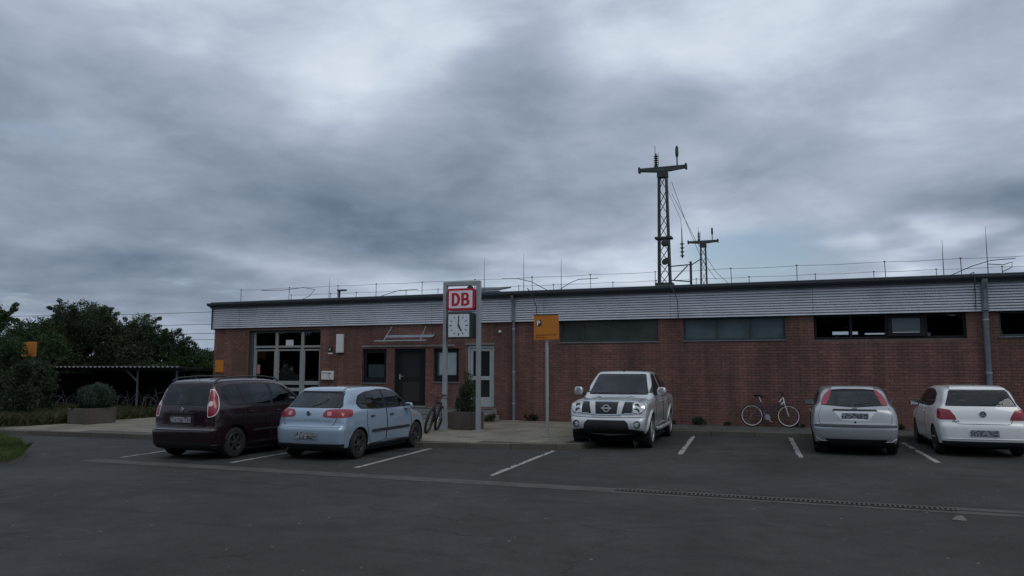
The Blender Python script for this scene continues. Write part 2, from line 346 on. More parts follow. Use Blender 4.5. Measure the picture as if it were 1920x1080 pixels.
def leaf_mat(name, c1, c2, c3=None, transl=.25):
    m, t, b = new_mat(name); n = t.nodes; l = t.links
    g = n.new('ShaderNodeNewGeometry'); cr_ = n.new('ShaderNodeValToRGB'); l.new(g.outputs['Random Per Island'], cr_.inputs[0])
    cr_.color_ramp.elements[0].color = (*c1, 1); cr_.color_ramp.elements[1].color = (*c2, 1)
    if c3: e = cr_.color_ramp.elements.new(.93); e.color = (*c3, 1)
    q = n.new('ShaderNodeTexNoise'); q.inputs['Scale'].default_value = .8; l.new(g.outputs['Position'], q.inputs['Vector'])
    mr = n.new('ShaderNodeMapRange'); l.new(q.outputs[0], mr.inputs[0]); mr.inputs[1].default_value = .3; mr.inputs[2].default_value = .7; mr.inputs[3].default_value = .6; mr.inputs[4].default_value = 1.35
    vm = n.new('ShaderNodeVectorMath'); vm.operation = 'SCALE'; l.new(cr_.outputs[0], vm.inputs[0]); l.new(mr.outputs[0], vm.inputs['Scale'])
    l.new(vm.outputs[0], b.inputs['Base Color']); b.inputs['Roughness'].default_value = .6; b.inputs['Specular IOR Level'].default_value = .25
    tl = n.new('ShaderNodeBsdfTranslucent'); l.new(vm.outputs[0], tl.inputs[0]); mx = n.new('ShaderNodeMixShader'); mx.inputs[0].default_value = transl
    l.new(b.outputs[0], mx.inputs[1]); l.new(tl.outputs[0], mx.inputs[2]); l.new(mx.outputs[0], n['Material Output'].inputs[0])
    return m
M['leaf_dark'] = leaf_mat('leaf_dark', (.028,.044,.022), (.055,.082,.036))
M['leaf_mid'] = leaf_mat('leaf_mid', (.022,.048,.018), (.050,.092,.030))
M['leaf_olive'] = leaf_mat('leaf_olive', (.035,.042,.016), (.065,.072,.024))
M['leaf_red'] = leaf_mat('leaf_red', (.06,.022,.014), (.10,.035,.02))
M['leaf_grey'] = leaf_mat('leaf_grey_green', (.035,.055,.040), (.070,.10,.070))
M['grass'] = leaf_mat('grass', (.030,.065,.012), (.065,.125,.022), (.10,.12,.04))
M['grass_dull'] = leaf_mat('verge_leaf', (.028,.045,.014), (.05,.08,.022), (.09,.08,.04))
# ---------------------------------------------------------------- ground
def sheet(name, poly, z, m, kind='structure', parent=None):
    o = mesh_obj(name, [(x, y, z) for x, y in poly], [tuple(range(len(poly)))], m, parent)
    if parent is None: o['kind'] = kind
    return o
sheet('ground', [(-900,-900),(900,-900),(900,900),(-900,900)], -0.03, M['soil'])
lot = sheet('parking_lot', [(-60,-40),(60,-40),(60,24.6),(-60,24.6)], 0.0, M['asphalt'])
# pavement in front of the station
KL = [(-34.0,14.45),(-21.2,15.39),(-15.9,15.74),(-8.4,16.32),(-5.35,16.98),(-4.85,17.35),(-4.75,17.9),(-4.72,21.75),(-3.6,21.95),(-0.16,22.15),(18.0,22.2)]
ky = lambda x: np.interp(x, [p[0] for p in KL], [p[1] for p in KL])
pv = MB()
top = KL + [(18.0,24.45),(-34.0,24.45)]
pv.v = [(x,y,.108) for x,y in top] + [(x,y,-.02) for x,y in top]
n_ = len(top); pv.f = [tuple(range(n_))] + [(i, n_+i, n_+(i+1)%n_, (i+1)%n_) for i in range(n_)]
pavement = pv.build('pavement', M['joint']); pavement['kind'] = 'structure'
slab_me = MB().box((0,0,0),(.485,.485,.05)).v, MB().box((0,0,0),(.485,.485,.05)).f
def make_slab_mesh():
    bm = bmesh.new(); bmesh.ops.create_cube(bm, size=1.0)
    for v in bm.verts: v.co = Vector((v.co.x*.488, v.co.y*.488, v.co.z*.05))
    tope = [e for e in bm.edges if all(v.co.z > 0 for v in e.verts)]
    bmesh.ops.bevel(bm, geom=tope, offset=.008, segments=1, affect='EDGES'); me = bpy.data.meshes.new('paving_slab'); bm.to_mesh(me); bm.free()
    me.materials.append(M['slab']); return me
sm = make_slab_mesh(); cand = []
for i in range(-60, 36):
    for j in range(0, 20):
        x = i*.5 + .05*0; y = 15.0 + j*.5
        if x < -21.9 or y > 24.2: continue
        k = max(ky(x-.25), ky(x+.25)) + .17
        if x > -5.1 and y < 21.9: continue
        if x > -4.5: continue
        if y-.25 < k: continue
        if -20.05 < x < -16.9 and False: continue
        cand.append((x, y))
cand.sort(key=lambda p: math.hypot(p[0], p[1]))
for x, y in cand[:300]:
    o = bpy.data.objects.new('paving_slab', sm); link(o, pavement)
    o.location = (x, y, .095 + random.uniform(-.003,.003)); o.rotation_euler = (random.uniform(-.008,.008), random.uniform(-.008,.008), random.uniform(-.006,.006))
rest = MB()
for x, y in cand[300:]: rest.box((x, y, .095+random.uniform(-.003,.003)), (.488,.488,.05))
rest.build('paving_slab', M['slab'], pavement, kind='stuff')
# kerb stones along the pavement edge
kerb = bpy.data.objects.new('kerb', None); link(kerb); kerb['kind'] = 'structure'
kp = [Vector((x, y, 0)) for x, y in KL]
for a, b in zip(kp[:-1], kp[1:]):
    Ln = (b-a).length; n = max(1, round(Ln/1.0)); d = (b-a)/n; ang_ = math.atan2(d.y, d.x)
    for i in range(n):
        c = a + d*(i+.5); m_ = MB().box((0,0,0), (d.length-.012, .15, .30))
        o = m_.build('kerb_stone', M['kerb'], kerb, bevel=.012)
        o.location = (c.x - math.sin(ang_)*.06, c.y + math.cos(ang_)*.06, -.026 + random.uniform(-.004,.004)); o.rotation_euler = (0, 0, ang_ + random.uniform(-.004,.004))
# narrow strip before the wall is plain concrete
MB().bb(-4.4, 17.9, 22.32, 24.35, .06, .122).build('concrete_strip', M['channel'], pavement)
# drainage channel
chan = bpy.data.objects.new('drainage_channel', None); link(chan); chan['kind'] = 'structure'
def cy(x): return 11.72 + .0*x - (.012*(x+4)) * (1 if x > -4 else .2)
def strip(name, x0, x1, o0, o1, z, m, n=24):
    b = MB()
    for i in range(n+1):
        x = x0 + (x1-x0)*i/n
        wv = random.uniform(-.012,.012)
        b.v += [(x, cy(x)+o0+wv, z), (x, cy(x)+o1+random.uniform(-.02,.02)*(o1>.1), z)]
    b.f = [(2*i, 2*i+2, 2*i+3, 2*i+1) for i in range(n)]
    return b.build(name, m, chan)
strip('channel_edging', -13.6, -2.75, -.22, .20, .004, M['channel']); strip('channel_edging', -2.75, 1.6, -.24, -.085, .004, M['channel'])
strip('channel_edging', -2.75, 1.6, .085, .24, .004, M['channel']); strip('channel_edging', 1.6, 9.0, -.24, .24, .004, M['channel'])
strip('channel_floor', -2.75, 1.6, -.085, .085, .0025, M['void'])  # flat black strip stands in for the shaded hollow beneath the grate
strip('channel_seam', 1.6, 3.3, -.02, .03, .007, M['void'])
gx = -2.7
while gx < 1.5:
    g = MB()
    for s_ in (-.075, .075): g.box((.25, s_, 0), (.492, .012, .02))
    for k in range(8): g.box((.035+k*.0605, 0, 0), (.026, .145, .018))
    o = g.build('channel_grate', M['grate'], chan); o.location = (gx, cy(gx+.25), .008); o.rotation_euler = (0, random.uniform(-.004,.004), -.012); gx += .5
# bay markings, worn white paint
def marking(x0, y0, x1, y1, w_=.11):
    b = MB(); n = int(abs(y1-y0)/.25); pieces = []
    for i in range(n):
        t0, t1 = i/n, (i+.985)/n; e = lambda: random.uniform(-.008,.008)
        xa, ya, xb, yb = x0+(x1-x0)*t0, y0+(y1-y0)*t0, x0+(x1-x0)*t1, y0+(y1-y0)*t1
        if x0 > -3.5 and random.random() < .05: continue
        j = random.choice([0,0,0,.03,.05])
        b.add([(xa-w_/2+e()+j, ya, .004),(xa+w_/2+e(), ya, .004),(xb+w_/2+e(), yb, .004),(xb-w_/2+e(), yb, .004)], [(0,1,2,3)])
    o = b.build('bay_marking', M['paint'], lot); return o
for a in [(-13.35,12.3,-13.55,15.4),(-10.58,12.4,-10.75,15.9),(-7.88,12.62,-8.12,16.2),(-5.12,12.52,-5.32,16.7),(-2.56,17.0,-2.88,21.6),(-.40,22.0,-.13,17.3),(2.23,21.6,2.40,17.3),(5.0,21.5,5.2,17.3)]: marking(*a)
# small stone lying near the channel
tag(MB().add([(1.63,10.93,.004),(1.78,10.90,.004),(1.80,11.0,.004),(1.66,11.02,.004),(1.68,10.95,.05),(1.76,10.93,.045),(1.75,10.98,.05),(1.69,10.99,.04)],
  [(0,1,5,4),(1,2,6,5),(2,3,7,6),(3,0,4,7),(4,5,6,7)]).build('stone', M['concrete'], smooth=False), 'small pale stone lying on the asphalt just in front of the drain grating', 'stone')
# grass
def blades(name, pts, h, wd, m, lean=.5, kind='stuff', parent=None):
    n = len(pts); P = np.array(pts, float); a = rng.uniform(0, 2*np.pi, n); hh = h*rng.uniform(.5, 1.3, n); w2 = wd*rng.uniform(.7,1.3,n)/2
    la = rng.uniform(0, 2*np.pi, n); ll = hh*rng.uniform(0, lean, n)
    dx_, dy_ = np.cos(a)*w2, np.sin(a)*w2
    v0 = P + np.c_[-dx_, -dy_, 0*a]; v1 = P + np.c_[dx_, dy_, 0*a]
    v2 = P + np.c_[dx_*.6+np.cos(la)*ll*.4, dy_*.6+np.sin(la)*ll*.4, hh*.6]; v3 = P + np.c_[np.cos(la)*ll, np.sin(la)*ll, hh]
    V = np.stack([v0,v1,v2,v3],1).reshape(-1,3); F = np.arange(4*n).reshape(n,4)
    me = bpy.data.meshes.new(name); me.from_pydata(V.tolist(), [], F.tolist()); me.materials.append(m)
    o = link(bpy.data.objects.new(name, me), parent)
    if kind: o['kind'] = kind
    return o
def in_poly(x, y, poly):
    c = False; n = len(poly)
    for i in range(n):
        x1,y1 = poly[i]; x2,y2 = poly[(i+1)%n]
        if (y1 > y) != (y2 > y) and x < (x2-x1)*(y-y1)/(y2-y1)+x1: c = not c
    return c
def scatter(poly, n, z=0.0, zf=None):
    xs = [p[0] for p in poly]; ys = [p[1] for p in poly]; out = []
    while len(out) < n:
        x, y = random.uniform(min(xs), max(xs)), random.uniform(min(ys), max(ys))
        if in_poly(x, y, poly): out.append((x, y, zf(x, y) if zf else z))
    return out
isl = [(-22.5,14.2),(-19.6,14.0),(-17.6,13.2),(-15.7,12.0),(-14.75,11.2),(-14.3,10.55),(-15.2,10.1),(-22.5,9.9)]
ctr = (-18.6, 11.8)
gi = MB(); rings = [1.0,.93,.8,.5]; hz = [.0,.10,.16,.2]
for r_, h_ in zip(rings, hz): gi.v += [(ctr[0]+(x-ctr[0])*r_, ctr[1]+(y-ctr[1])*r_, h_) for x, y in isl]
k_ = len(isl)
for i in range(3):
    for j in range(k_): gi.f.append((i*k_+j, i*k_+(j+1)%k_, (i+1)*k_+(j+1)%k_, (i+1)*k_+j))
gi.f.append(tuple(3*k_+j for j in range(k_)))
o = gi.build('grass_island', M['soil'], smooth=True); o['kind'] = 'structure'
tag(blades('grass', scatter(isl, 26000, .08), .16, .012, M['grass'], 1.0), 'bright green unmown grass on the island at the left edge', 'grass')
ver = [(-34,14.9),(-24.5,15.55),(-22.6,16.2),(-21.75,17.3),(-21.6,18.6),(-21.6,22.5),(-34,22.5)]
sheet('verge', ver, .128, M['soil'])
tag(blades('ground_cover', scatter(ver, 30000, .12), .30, .05, M['grass_dull'], 1.2), 'low leafy ground cover on the verge behind the kerb at left', 'ground cover')
st = [(-34,22.4),(-21.9,22.0),(-21.9,24.0),(-34,24.0)]
tag(blades('verge_grass', scatter(st, 9000, .12), .10, .02, M['grass_dull'], 1.2), 'thin strip of short grass in front of the bicycle shelter', 'grass')
sheet('rear_ground', [(-90,24.46),(-21.95,24.46),(-21.95,60),(-90,60)], .02, M['soil'])
# ---------------------------------------------------------------- station building
D = 24.39; XL, XR = -21.85, 14.0
bld = thing('station_building', 'long low brick station building under a corrugated metal band and dark eaves', 'building', (XL, D, 0))
bld.location = (0,0,0)
OPEN = [(-20.15,-16.88,.12,3.30),(-15.05,-14.05,1.32,2.53),(-13.72,-12.48,.50,2.55),(-12.17,-11.19,1.37,2.53),(-10.87,-9.87,.52,2.62),
        (-7.51,-4.27,2.69,3.41),(-3.48,-.48,2.70,3.41),(.32,4.27,2.68,3.41),(5.05,8.9,2.71,3.41),(9.8,13.0,2.70,3.41)]
def wall_boxes(x0, x1, z0, z1, y0, y1, opens):
    b = MB(); xs = sorted({x0, x1} | {v for o in opens for v in o[:2]})
    for a, c in zip(xs[:-1], xs[1:]):
        m = (a+c)/2; os_ = sorted([o for o in opens if o[0] <= m <= o[1]], key=lambda o: o[2]); z = z0
        for o in os_:
            if o[2] > z + .001: b.bb(a, c, y0, y1, z, o[2])
            z = max(z, o[3])
        if z < z1 - .001: b.bb(a, c, y0, y1, z, z1)
    return b
wall = wall_boxes(XL+.012, XR, 0.0, 3.43, D+.012, D+.30, OPEN).build('brick_wall', M['mortar'], bld)
# bricks, running bond
BL_, BH, CH = .25, .0833, 0
allb = []
z = .125; row = 0
while z < 3.40:
    off = 0 if row % 2 == 0 else BL_/2
    x = XL - off
    while x < XR:
        a, c = max(x, XL), min(x+BL_-.011, XR); zc0, zc1 = z, min(z+BH-.012, 3.42)
        segs = [(a, c)]
        for o in OPEN:
            if zc1 > o[2]+.01 and zc0 < o[3]-.01:
                ns_ = []
                for s0, s1 in segs:
                    if s1 <= o[0] or s0 >= o[1]: ns_.append((s0, s1)); continue
                    if s0 < o[0]: ns_.append((s0, o[0]))
                    if s1 > o[1]: ns_.append((o[1], s1))
                segs = ns_
        for s0, s1 in segs:
            if s1-s0 > .03: allb.append((s0, s1, zc0, zc1))
        x += BL_
    z += BH; row += 1
full = [b for b in allb if abs(b[1]-b[0]-(BL_-.011)) < .002 and b[3]-b[2] > BH-.014]
vis = lambda b: b[1] < 5.5 and b[0] > -21.5 and not (b[0] > -.1 and b[2] < 1.5 and b[0] < 5.4) and not (-5.6 < b[0] < -3.0 and b[2] < 1.9)
pick = sorted([b for b in full if vis(b)], key=lambda b: -b[0] + abs(b[2]-1.8)*.8)[:300]; ps = set(pick)
bme = bpy.data.meshes.new('brick'); bb_ = MB().box((0,0,0), (BL_-.011, .05, BH-.012)); bme.from_pydata(bb_.v, [], bb_.f); bme.materials.append(M['brick'])
for b in pick:
    o = bpy.data.objects.new('brick', bme); link(o, wall); o.location = ((b[0]+b[1])/2, D+.025+random.uniform(-.002,.002), (b[2]+b[3])/2)
rb = MB()
for b in allb:
    if b in ps: continue
    y = D + random.uniform(-.002,.002); rb.bb(b[0], b[1], y, D+.05, b[2], b[3])
# brick returns on the left end wall
z = .125; row = 0
while z < 3.40:
    y = D + .055 + (0 if row % 2 else .12)
    while y < 34.3:
        rb.bb(XL-.003+random.uniform(-.002,.002), XL+.05, y, min(y+.239, 34.35), z, z+BH-.012); y += .25
    z += BH; row += 1
rb.build('brick', M['brick'], wall, kind='stuff')
side = MB(); side.bb(XL+.012, XL+.28, D+.30, 34.1, 0, 3.43); side.bb(XR-.28, XR, D+.30, 34.1, 0, 3.43); side.bb(XL+.2,XR-.02,34.1,34.36,3.435,4.386); side.bb(XL+.02,XL+.28,D+.30,34.09,3.431,4.386); side.bb(XR-.28,XR-.02,D+.30,34.09,3.431,4.386); side.build('end_wall', M['mortar'], bld)
BACK = [(1.15,1.77,3.20,3.34),(1.89,2.12,3.20,3.33),(2.36,3.10,3.19,3.26),(3.4,4.8,3.1,3.25),(6.2,7.2,3.12,3.3),(8,9,3.12,3.3)]
wall_boxes(XL+.01, XR, 0, 3.43, 34.1, 34.38, BACK).build('back_wall', M['mortar'], bld)
MB().bb(XL+.3, XR-.3, D+.3, 34.1, .05, .13).build('floor', M['interior'], bld)
pt = MB(); pt.bb(-8.6,-8.5,D+.31,34.0,.14,3.42); pt.bb(-16.6,-16.5,D+.31,34.0,.14,3.42); pt.bb(-.1,0,D+.31,34.0,.14,3.42); pt.bb(4.7,4.8,D+.31,34,.14,3.42); pt.bb(-21.3,-8.6,29.0,29.1,.14,3.42); pt.build('partition_wall', M['interior'], bld)  # unseen partitions added to keep the rooms behind the glass dark
# corrugated band
Y0 = D - .10
def corr(x0, x1, name='cladding_panel'):
    b = MB(); prof = []; zz = 3.405; yv = random.uniform(-.002,.002)
    for k in range(10):
        prof += [(Y0-.012, zz), (Y0-.010, zz+.022), (Y0-.002, zz+.045), (Y0+.055, zz+.047), (Y0+.055, zz+.075)]; zz += .077
    prof += [(Y0, zz), (Y0, zz+.03)]
    for (y, z_) in prof: b.v += [(x0, y+yv, z_), (x1, y+yv, z_)]
    n = len(prof); b.f = [(2*i, 2*i+1, 2*i+3, 2*i+2) for i in range(n-1)]
    o = b.build(name, M['clad'], bld); return o
xs = [XL-.02, -20.58] + [-20.58 + 4.18*k for k in range(1, 8)] + [13.8]
xs = [x for x in xs if x <= 13.8]
for a, c in zip(xs[:-1], xs[1:]): corr(a+.004, c-.004)
MB().bb(XL-.06, XR, Y0+.065, D+.02, 3.398, 4.2).build('cladding_backing', M['fascia'], bld)
MB().bb(XL-.075, XL-.024, Y0-.03, D+.05, 3.36, 4.2).build('corner_trim', M['fascia'], bld)
# side corrugation face (left end)
MB().bb(XL-.05, XL+.01, D+.051, 34.4, 3.40, 4.2).build('side_cladding', M['clad'], bld)
# eaves: fascia, gutter and roof edging strips
MB().bb(XL-.12, XR+.1, D-.17, D-.02, 4.20, 4.385).build('fascia_board', M['fascia'], bld)
gu = MB()
for x0, x1 in [(XL-.16, -9.1), (-9.09, XR+.1)]:
    pr = [(D-.30, 4.30), (D-.33, 4.335), (D-.33, 4.39), (D-.18, 4.39), (D-.18, 4.26)]
    b0 = len(gu.v)
    for y, z_ in pr: gu.v += [(x0, y, z_), (x1, y, z_)]
    m_ = len(pr); gu.f += [(b0+2*i, b0+2*i+1, b0+2*((i+1)%m_)+1, b0+2*((i+1)%m_)) for i in range(m_)]
    gu.f += [tuple(b0+2*i for i in range(m_)), tuple(b0+2*i+1 for i in range(m_))[::-1]]
gu.build('gutter', M['fascia'], bld)
roof = MB().bb(XL-.13, XR+.12, D-.14, 34.6, 4.388, 4.42).build('roof', M['fascia'], bld)
x = XL-.10
while x < XR:
    x1 = min(x+2.35, XR+.1); MB().bb(x, x1-.01, D-.165, D+.14, 4.421, 4.44+random.uniform(0,.004)).build('roof_edging', M['zinc'], roof); x = x1
# windows
def window(rect, cols, fm, gm, name='window', depth=.09, fw=.06, rows=None, sill=True, label=None, fwb=None):
    x0, x1, z0, z1 = rect; y = D + depth
    f = MB(); fwb = fwb or fw
    f.bb(x0, x1, y, y+.06, z0, z0+fwb); f.bb(x0, x1, y, y+.06, z1-fw, z1); f.bb(x0, x0+fw, y-.002, y+.058, z0+fwb, z1-fw); f.bb(x1-fw, x1, y-.002, y+.058, z0+fwb, z1-fw)
    fr = f.build(name, fm, bld, bevel=.004)
    if label: fr['label'] = label
    xc = [x0+fw] + list(cols) + [x1-fw]
    for c in cols: MB().bb(c-fw*.45, c+fw*.45, y-.004, y+.055, z0+fwb, z1-fw).build('mullion', fm, fr)
    for i, (a, c) in enumerate(zip(xc[:-1], xc[1:])):
        g = gm[i % len(gm)] if isinstance(gm, list) else gm
        if g is None: continue
        MB().bb(a+(.45*fw if i else 0), c-(.45*fw if i < len(xc)-2 else 0), y+.022, y+.030, z0+fwb, z1-fw).build('pane', g, fr)
    if sill: MB().bb(x0-.03, x1+.04, D-.03, D+.088, z0-.028, z0-.002).build('sill', M['zinc'], fr)
    return fr
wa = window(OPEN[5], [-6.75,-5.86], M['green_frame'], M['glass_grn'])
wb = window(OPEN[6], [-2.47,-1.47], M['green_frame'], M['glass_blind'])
wc = window(OPEN[7], [1.33,2.26,3.28], M['dark_frame'], [M['glass_clear'], M['glass_clear'], M['glass_dark'], M['glass_dark']], fw=.075, sill=False)
# tilted vent sash of the third strip window
s = MB(); s.bb(-.47,.47,-.02,.02,0,.09); s.bb(-.47,.47,-.02,.02,.50,.58); s.bb(-.47,-.37,-.018,.018,.09,.50); s.bb(.37,.47,-.018,.018,.09,.50)
sash = s.build('sash', M['dark_frame'], wc); sash.location = (2.77, D+.055, 2.755); sash.rotation_euler = (R(-4), 0, 0)
o = MB().bb(2.41,3.13,D+.062,D+.068,2.86,3.26).build('pane', mat('tilted_pane', (.10,.125,.135), .15, spec=.7), wc)  # paler grey of this pane imitates the sky it reflects
MB().bb(2.42,3.11,D+.045,D+.060,2.855,2.872).build('glazing_bar', M['white'], wc)
wd = window(OPEN[8], [6.0,6.95,7.9], M['green_frame'], M['glass_dark'])
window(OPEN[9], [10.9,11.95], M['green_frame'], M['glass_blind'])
# things standing inside on the sill of the last window
tag(MB().bb(5.25,5.62,D+.28,D+.5,2.75,2.87).build('storage_box', M['white'], bevel=.01), 'white box on the inner ledge at the left end of the last strip window', 'box')
tag(MB().bb(5.72,6.3,D+.28,D+.5,2.75,2.90).build('storage_box', M['white'], bevel=.01), 'larger white box on the inner ledge, at the right edge of the photo', 'box')
MB().bb(5.0,9.0,D+.26,D+.55,2.70,2.745).build('ledge', M['interior'], bld)
w1 = window(OPEN[1], [], M['dark_frame'], M['glass_clear'], fw=.13, sill=True, fwb=.17)
c = MB(); c.v = []; n = 40
for i in range(n+1):
    x = -14.88 + .66*i/n; y = D+.155+.014*math.sin(i*1.9)
    c.v += [(x,y,1.50),(x,y,1.98)]
c.f = [(2*i,2*i+2,2*i+3,2*i+1) for i in range(n)]; c.build('curtain', M['curtain'], w1)
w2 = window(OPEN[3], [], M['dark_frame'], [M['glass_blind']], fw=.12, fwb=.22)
MB().bb(-11.98,-11.33,D+.105,D+.110,1.62,2.38).build('blind', mat('pale_blind', (.30,.37,.40), .25, var=.15, scale=1.5, spec=.7), w2)  # pale panel over the pane, a bright reflection painted as colour
# lintel strip above the small windows and door
MB().bb(-15.08,-11.34,D-.035,D+.02,2.60,2.665).build('lintel_strip', M['concrete'], bld, bevel=.005)
MB().bb(-10.93,-9.83,D-.03,D+.02,2.64,2.70).build('lintel_strip', M['concrete'], bld, bevel=.005)
# staff door
d1 = MB(); d1.bb(-13.72,-13.62,D+.06,D+.14,.50,2.55); d1.bb(-12.58,-12.48,D+.06,D+.14,.50,2.55); d1.bb(-13.62,-12.58,D+.06,D+.14,2.45,2.55)
dr = d1.build('door', M['dark_frame'], bld); dr['label'] = 'dark staff door'
MB().bb(-13.615,-12.585,D+.09,D+.13,.51,2.445).build('door_leaf', M['dark_frame'], dr)
MB().bb(-13.42,-12.74,D+.082,D+.089,1.5,2.32).build('pane', mat('door_pane', (.03,.032,.04), .15), dr)
MB().bb(-13.42,-12.74,D+.082,D+.089,.68,1.36).build('lower_panel', mat('door_panel', (.02,.02,.024), .4), dr)
MB().bb(-13.56,-13.5,D+.06,D+.088,1.45,1.62).tube([(-13.53,D+.05,1.55),(-13.40,D+.05,1.55)], .012).build('handle', M['steel'], dr)
MB().bb(-13.74,-12.46,D-.02,D+.058,.495,.525).build('threshold', M['alu_frame'], dr)
# pale glazed side door
d2 = MB(); d2.bb(-10.87,-10.79,D+.04,D+.12,.52,2.62); d2.bb(-9.95,-9.87,D+.04,D+.12,.52,2.62); d2.bb(-10.79,-9.95,D+.04,D+.12,2.53,2.62)
d2o = d2.build('door', M['white_frame'], bld, bevel=.004); d2o['label'] = 'pale metal framed glazed side door'
l2 = MB(); l2.bb(-10.785,-10.68,D+.07,D+.11,.53,2.525); l2.bb(-10.06,-9.955,D+.07,D+.11,.53,2.525); l2.bb(-10.68,-10.06,D+.07,D+.11,2.43,2.525); l2.bb(-10.68,-10.06,D+.07,D+.11,1.44,1.57); l2.bb(-10.68,-10.06,D+.07,D+.11,.53,.86)
l2.build('door_leaf', M['white_frame'], d2o, bevel=.004)
for a, b in ((1.57,2.43),(.86,1.44)): MB().bb(-10.68,-10.06,D+.088,D+.094,a,b).build('pane', mat('wired_glass', (.02,.027,.027), .08, spec=.6), d2o)
# glazed main entrance
gx0, gx1, gz1 = -20.15, -16.88, 3.30; yg = D+.12
e_ = MB(); e_.bb(gx0,gx1,yg,yg+.08,3.20,3.298); e_.bb(gx0,gx0+.16,yg-.06,yg+.08,.13,3.20); e_.bb(gx1-.06,gx1,yg,yg+.08,.13,3.20); e_.bb(gx0+.16,gx1-.06,yg,yg+.08,.13,.20)
en = e_.build('glazed_entrance', M['green_frame'], bld); en['label'] = 'glazed main entrance with aluminium bars'
bars = [(-19.99,-19.91,.2,3.2),(-18.98,-18.86,.2,3.2),(-17.80,-17.68,.2,3.2)]
for a in bars: MB().bb(a[0],a[1],yg-.03,yg+.07,a[2],a[3]).build('mullion', M['alu_frame'], en, bevel=.006)
for a, b in ((-19.91,-18.98),(-18.86,-17.80),(-17.68,gx1-.06)):
    MB().bb(a,b,yg-.02,yg+.06,2.62,2.70).build('transom', M['alu_frame'], en, bevel=.006)
    MB().bb(a,b,yg+.02,yg+.03,2.70,3.20).build('pane', M['glass_dark'], en)
    MB().bb(a,b,yg+.02,yg+.03,1.36,2.50).build('pane', M['glass_dark'], en); MB().bb(a,b,yg+.02,yg+.03,.42,1.22).build('pane', M['glass_dark'], en)
    fr_ = MB(); fr_.bb(a,a+.05,yg-.015,yg+.055,.20,2.55); fr_.bb(b-.05,b,yg-.015,yg+.055,.2,2.55); fr_.bb(a+.05,b-.05,yg-.015,yg+.055,2.50,2.56); fr_.bb(a+.05,b-.05,yg-.025,yg+.05,1.22,1.36); fr_.bb(a+.05,b-.05,yg-.02,yg+.05,.98,1.10); fr_.bb(a+.05,b-.05,yg-.015,yg+.055,.20,.42)
    fr_.build('leaf_frame', M['alu_frame'], en, bevel=.005)
MB().lathe([(0,-.03),(.028,-.03),(.028,.01),(0,.01)], 'y', 16, (-18.78,yg-.03,1.70)).build('door_knob', M['steel'], en, smooth=True)
tag(MB().bb(-18.52,-18.18,yg+.004,yg+.016,2.705,2.92).build('notice', M['skin_screen']), 'white paper notice behind the glass above the entrance door', 'notice')
tag(MB().bb(-19.83,-19.70,yg+.004,yg+.016,1.62,1.98).build('notice', mat('pink_notice', (.45,.17,.13), .7)), 'small pinkish notice on the left entrance pane', 'notice')
# entrance steps
stp = bpy.data.objects.new('entrance_steps', None); link(stp); stp['kind'] = 'structure'
for a in [(-14.0,-9.75,23.95,D-.004,.13,.48),(-14.2,-9.5,23.60,23.946,.13,.29)]: MB().bb(*a).build('step', M['concrete'], stp, bevel=.01)
for x0,x1,y0,z0 in [(-14.01,-9.74,23.94,.482),(-14.21,-9.49,23.59,.292)]: MB().bb(x0,x1,y0,y0+.05,z0-.01,z0+.01).build('nosing', M['channel'], stp)
# glass canopy above the staff door
cn = thing('door_canopy', 'flat glass canopy on thin pale struts above the dark staff door', 'canopy', (-13.05, D, 2.9)); cn.location = (0,0,0)
MB().box((-12.98,23.42,2.79),(2.02,.05,.05)).build('front_rail', M['steel'], cn); MB().box((-13.1,D-.04,3.005),(1.96,.05,.04)).build('wall_rail', M['steel'], cn)
for x0,x1 in ((-13.82,-13.62),(-12.46,-12.2)): MB().tube([(x0,D,3.36),(x1,23.42,2.80)], .014, 8).build('strut', M['steel'], cn)
MB().add([(-14.0,D-.03,2.99),(-12.12,D-.03,2.99),(-11.97,23.42,2.775),(-13.98,23.42,2.775)],[(0,1,2,3)]).build('canopy_pane', glass_mat('canopy_glass', (.8,.84,.84), .08), cn)
# fixtures on the wall
lm = thing('wall_lamp', 'upright white box lamp high on the brick wall right of the entrance', 'lamp', (-15.98, D, 2.4))
MB().box((0,-.06,.35),(.28,.12,.68)).build('lamp_housing', M['white'], lm, bevel=.015); MB().box((0,-.06,-.01),(.24,.09,.03)).build('lamp_base', M['black'], lm)
ns = thing('house_number', 'small dark house number plate with a pale 4 on the brick wall beside the lamp', 'number plate', (-16.42, D, 2.42))
MB().box((0,-.012,.1),(.20,.018,.20)).build('plate', M['black'], ns); text_mesh('digit','4',.16,M['white'],ns,(-.03,-.024,.06),align='CENTER'); MB().box((0,-.016,-.03),(.2,.02,.05)).build('lower_strip', M['white'], ns)
mb_ = thing('wall_notice_box', 'white wall box with a dark scribble, low on the bricks right of the entrance', 'box', (-16.49, D, 1.42))
MB().box((0,-.05,.16),(.5,.10,.32)).build('box_body', M['white'], mb_, bevel=.012); MB().box((-.05,-.103,.25),(.34,.006,.012)).build('slot', M['black'], mb_); MB().box((.12,-.103,.22),(.10,.006,.03)).tube([(.02,-.104,.2),(.16,-.104,.01)],.004,6).build('graffiti', M['black'], mb_)
os_ = thing('orange_wall_sign', 'plain orange panel on the bricks at the left corner of the building', 'sign', (-21.53, D, 1.68))
MB().box((0,-.02,.24),(.40,.035,.48)).build('sign_panel', M['orange'], os_, bevel=.006)
tag(MB().lathe([(0,-.09),(.04,-.08),(.055,-.05),(.05,-.02),(.03,0)],'y',20,(-9.64,D,3.08)).build('wall_light', M['white'], smooth=True), 'small round white light high on the bricks right of the pale door', 'light')
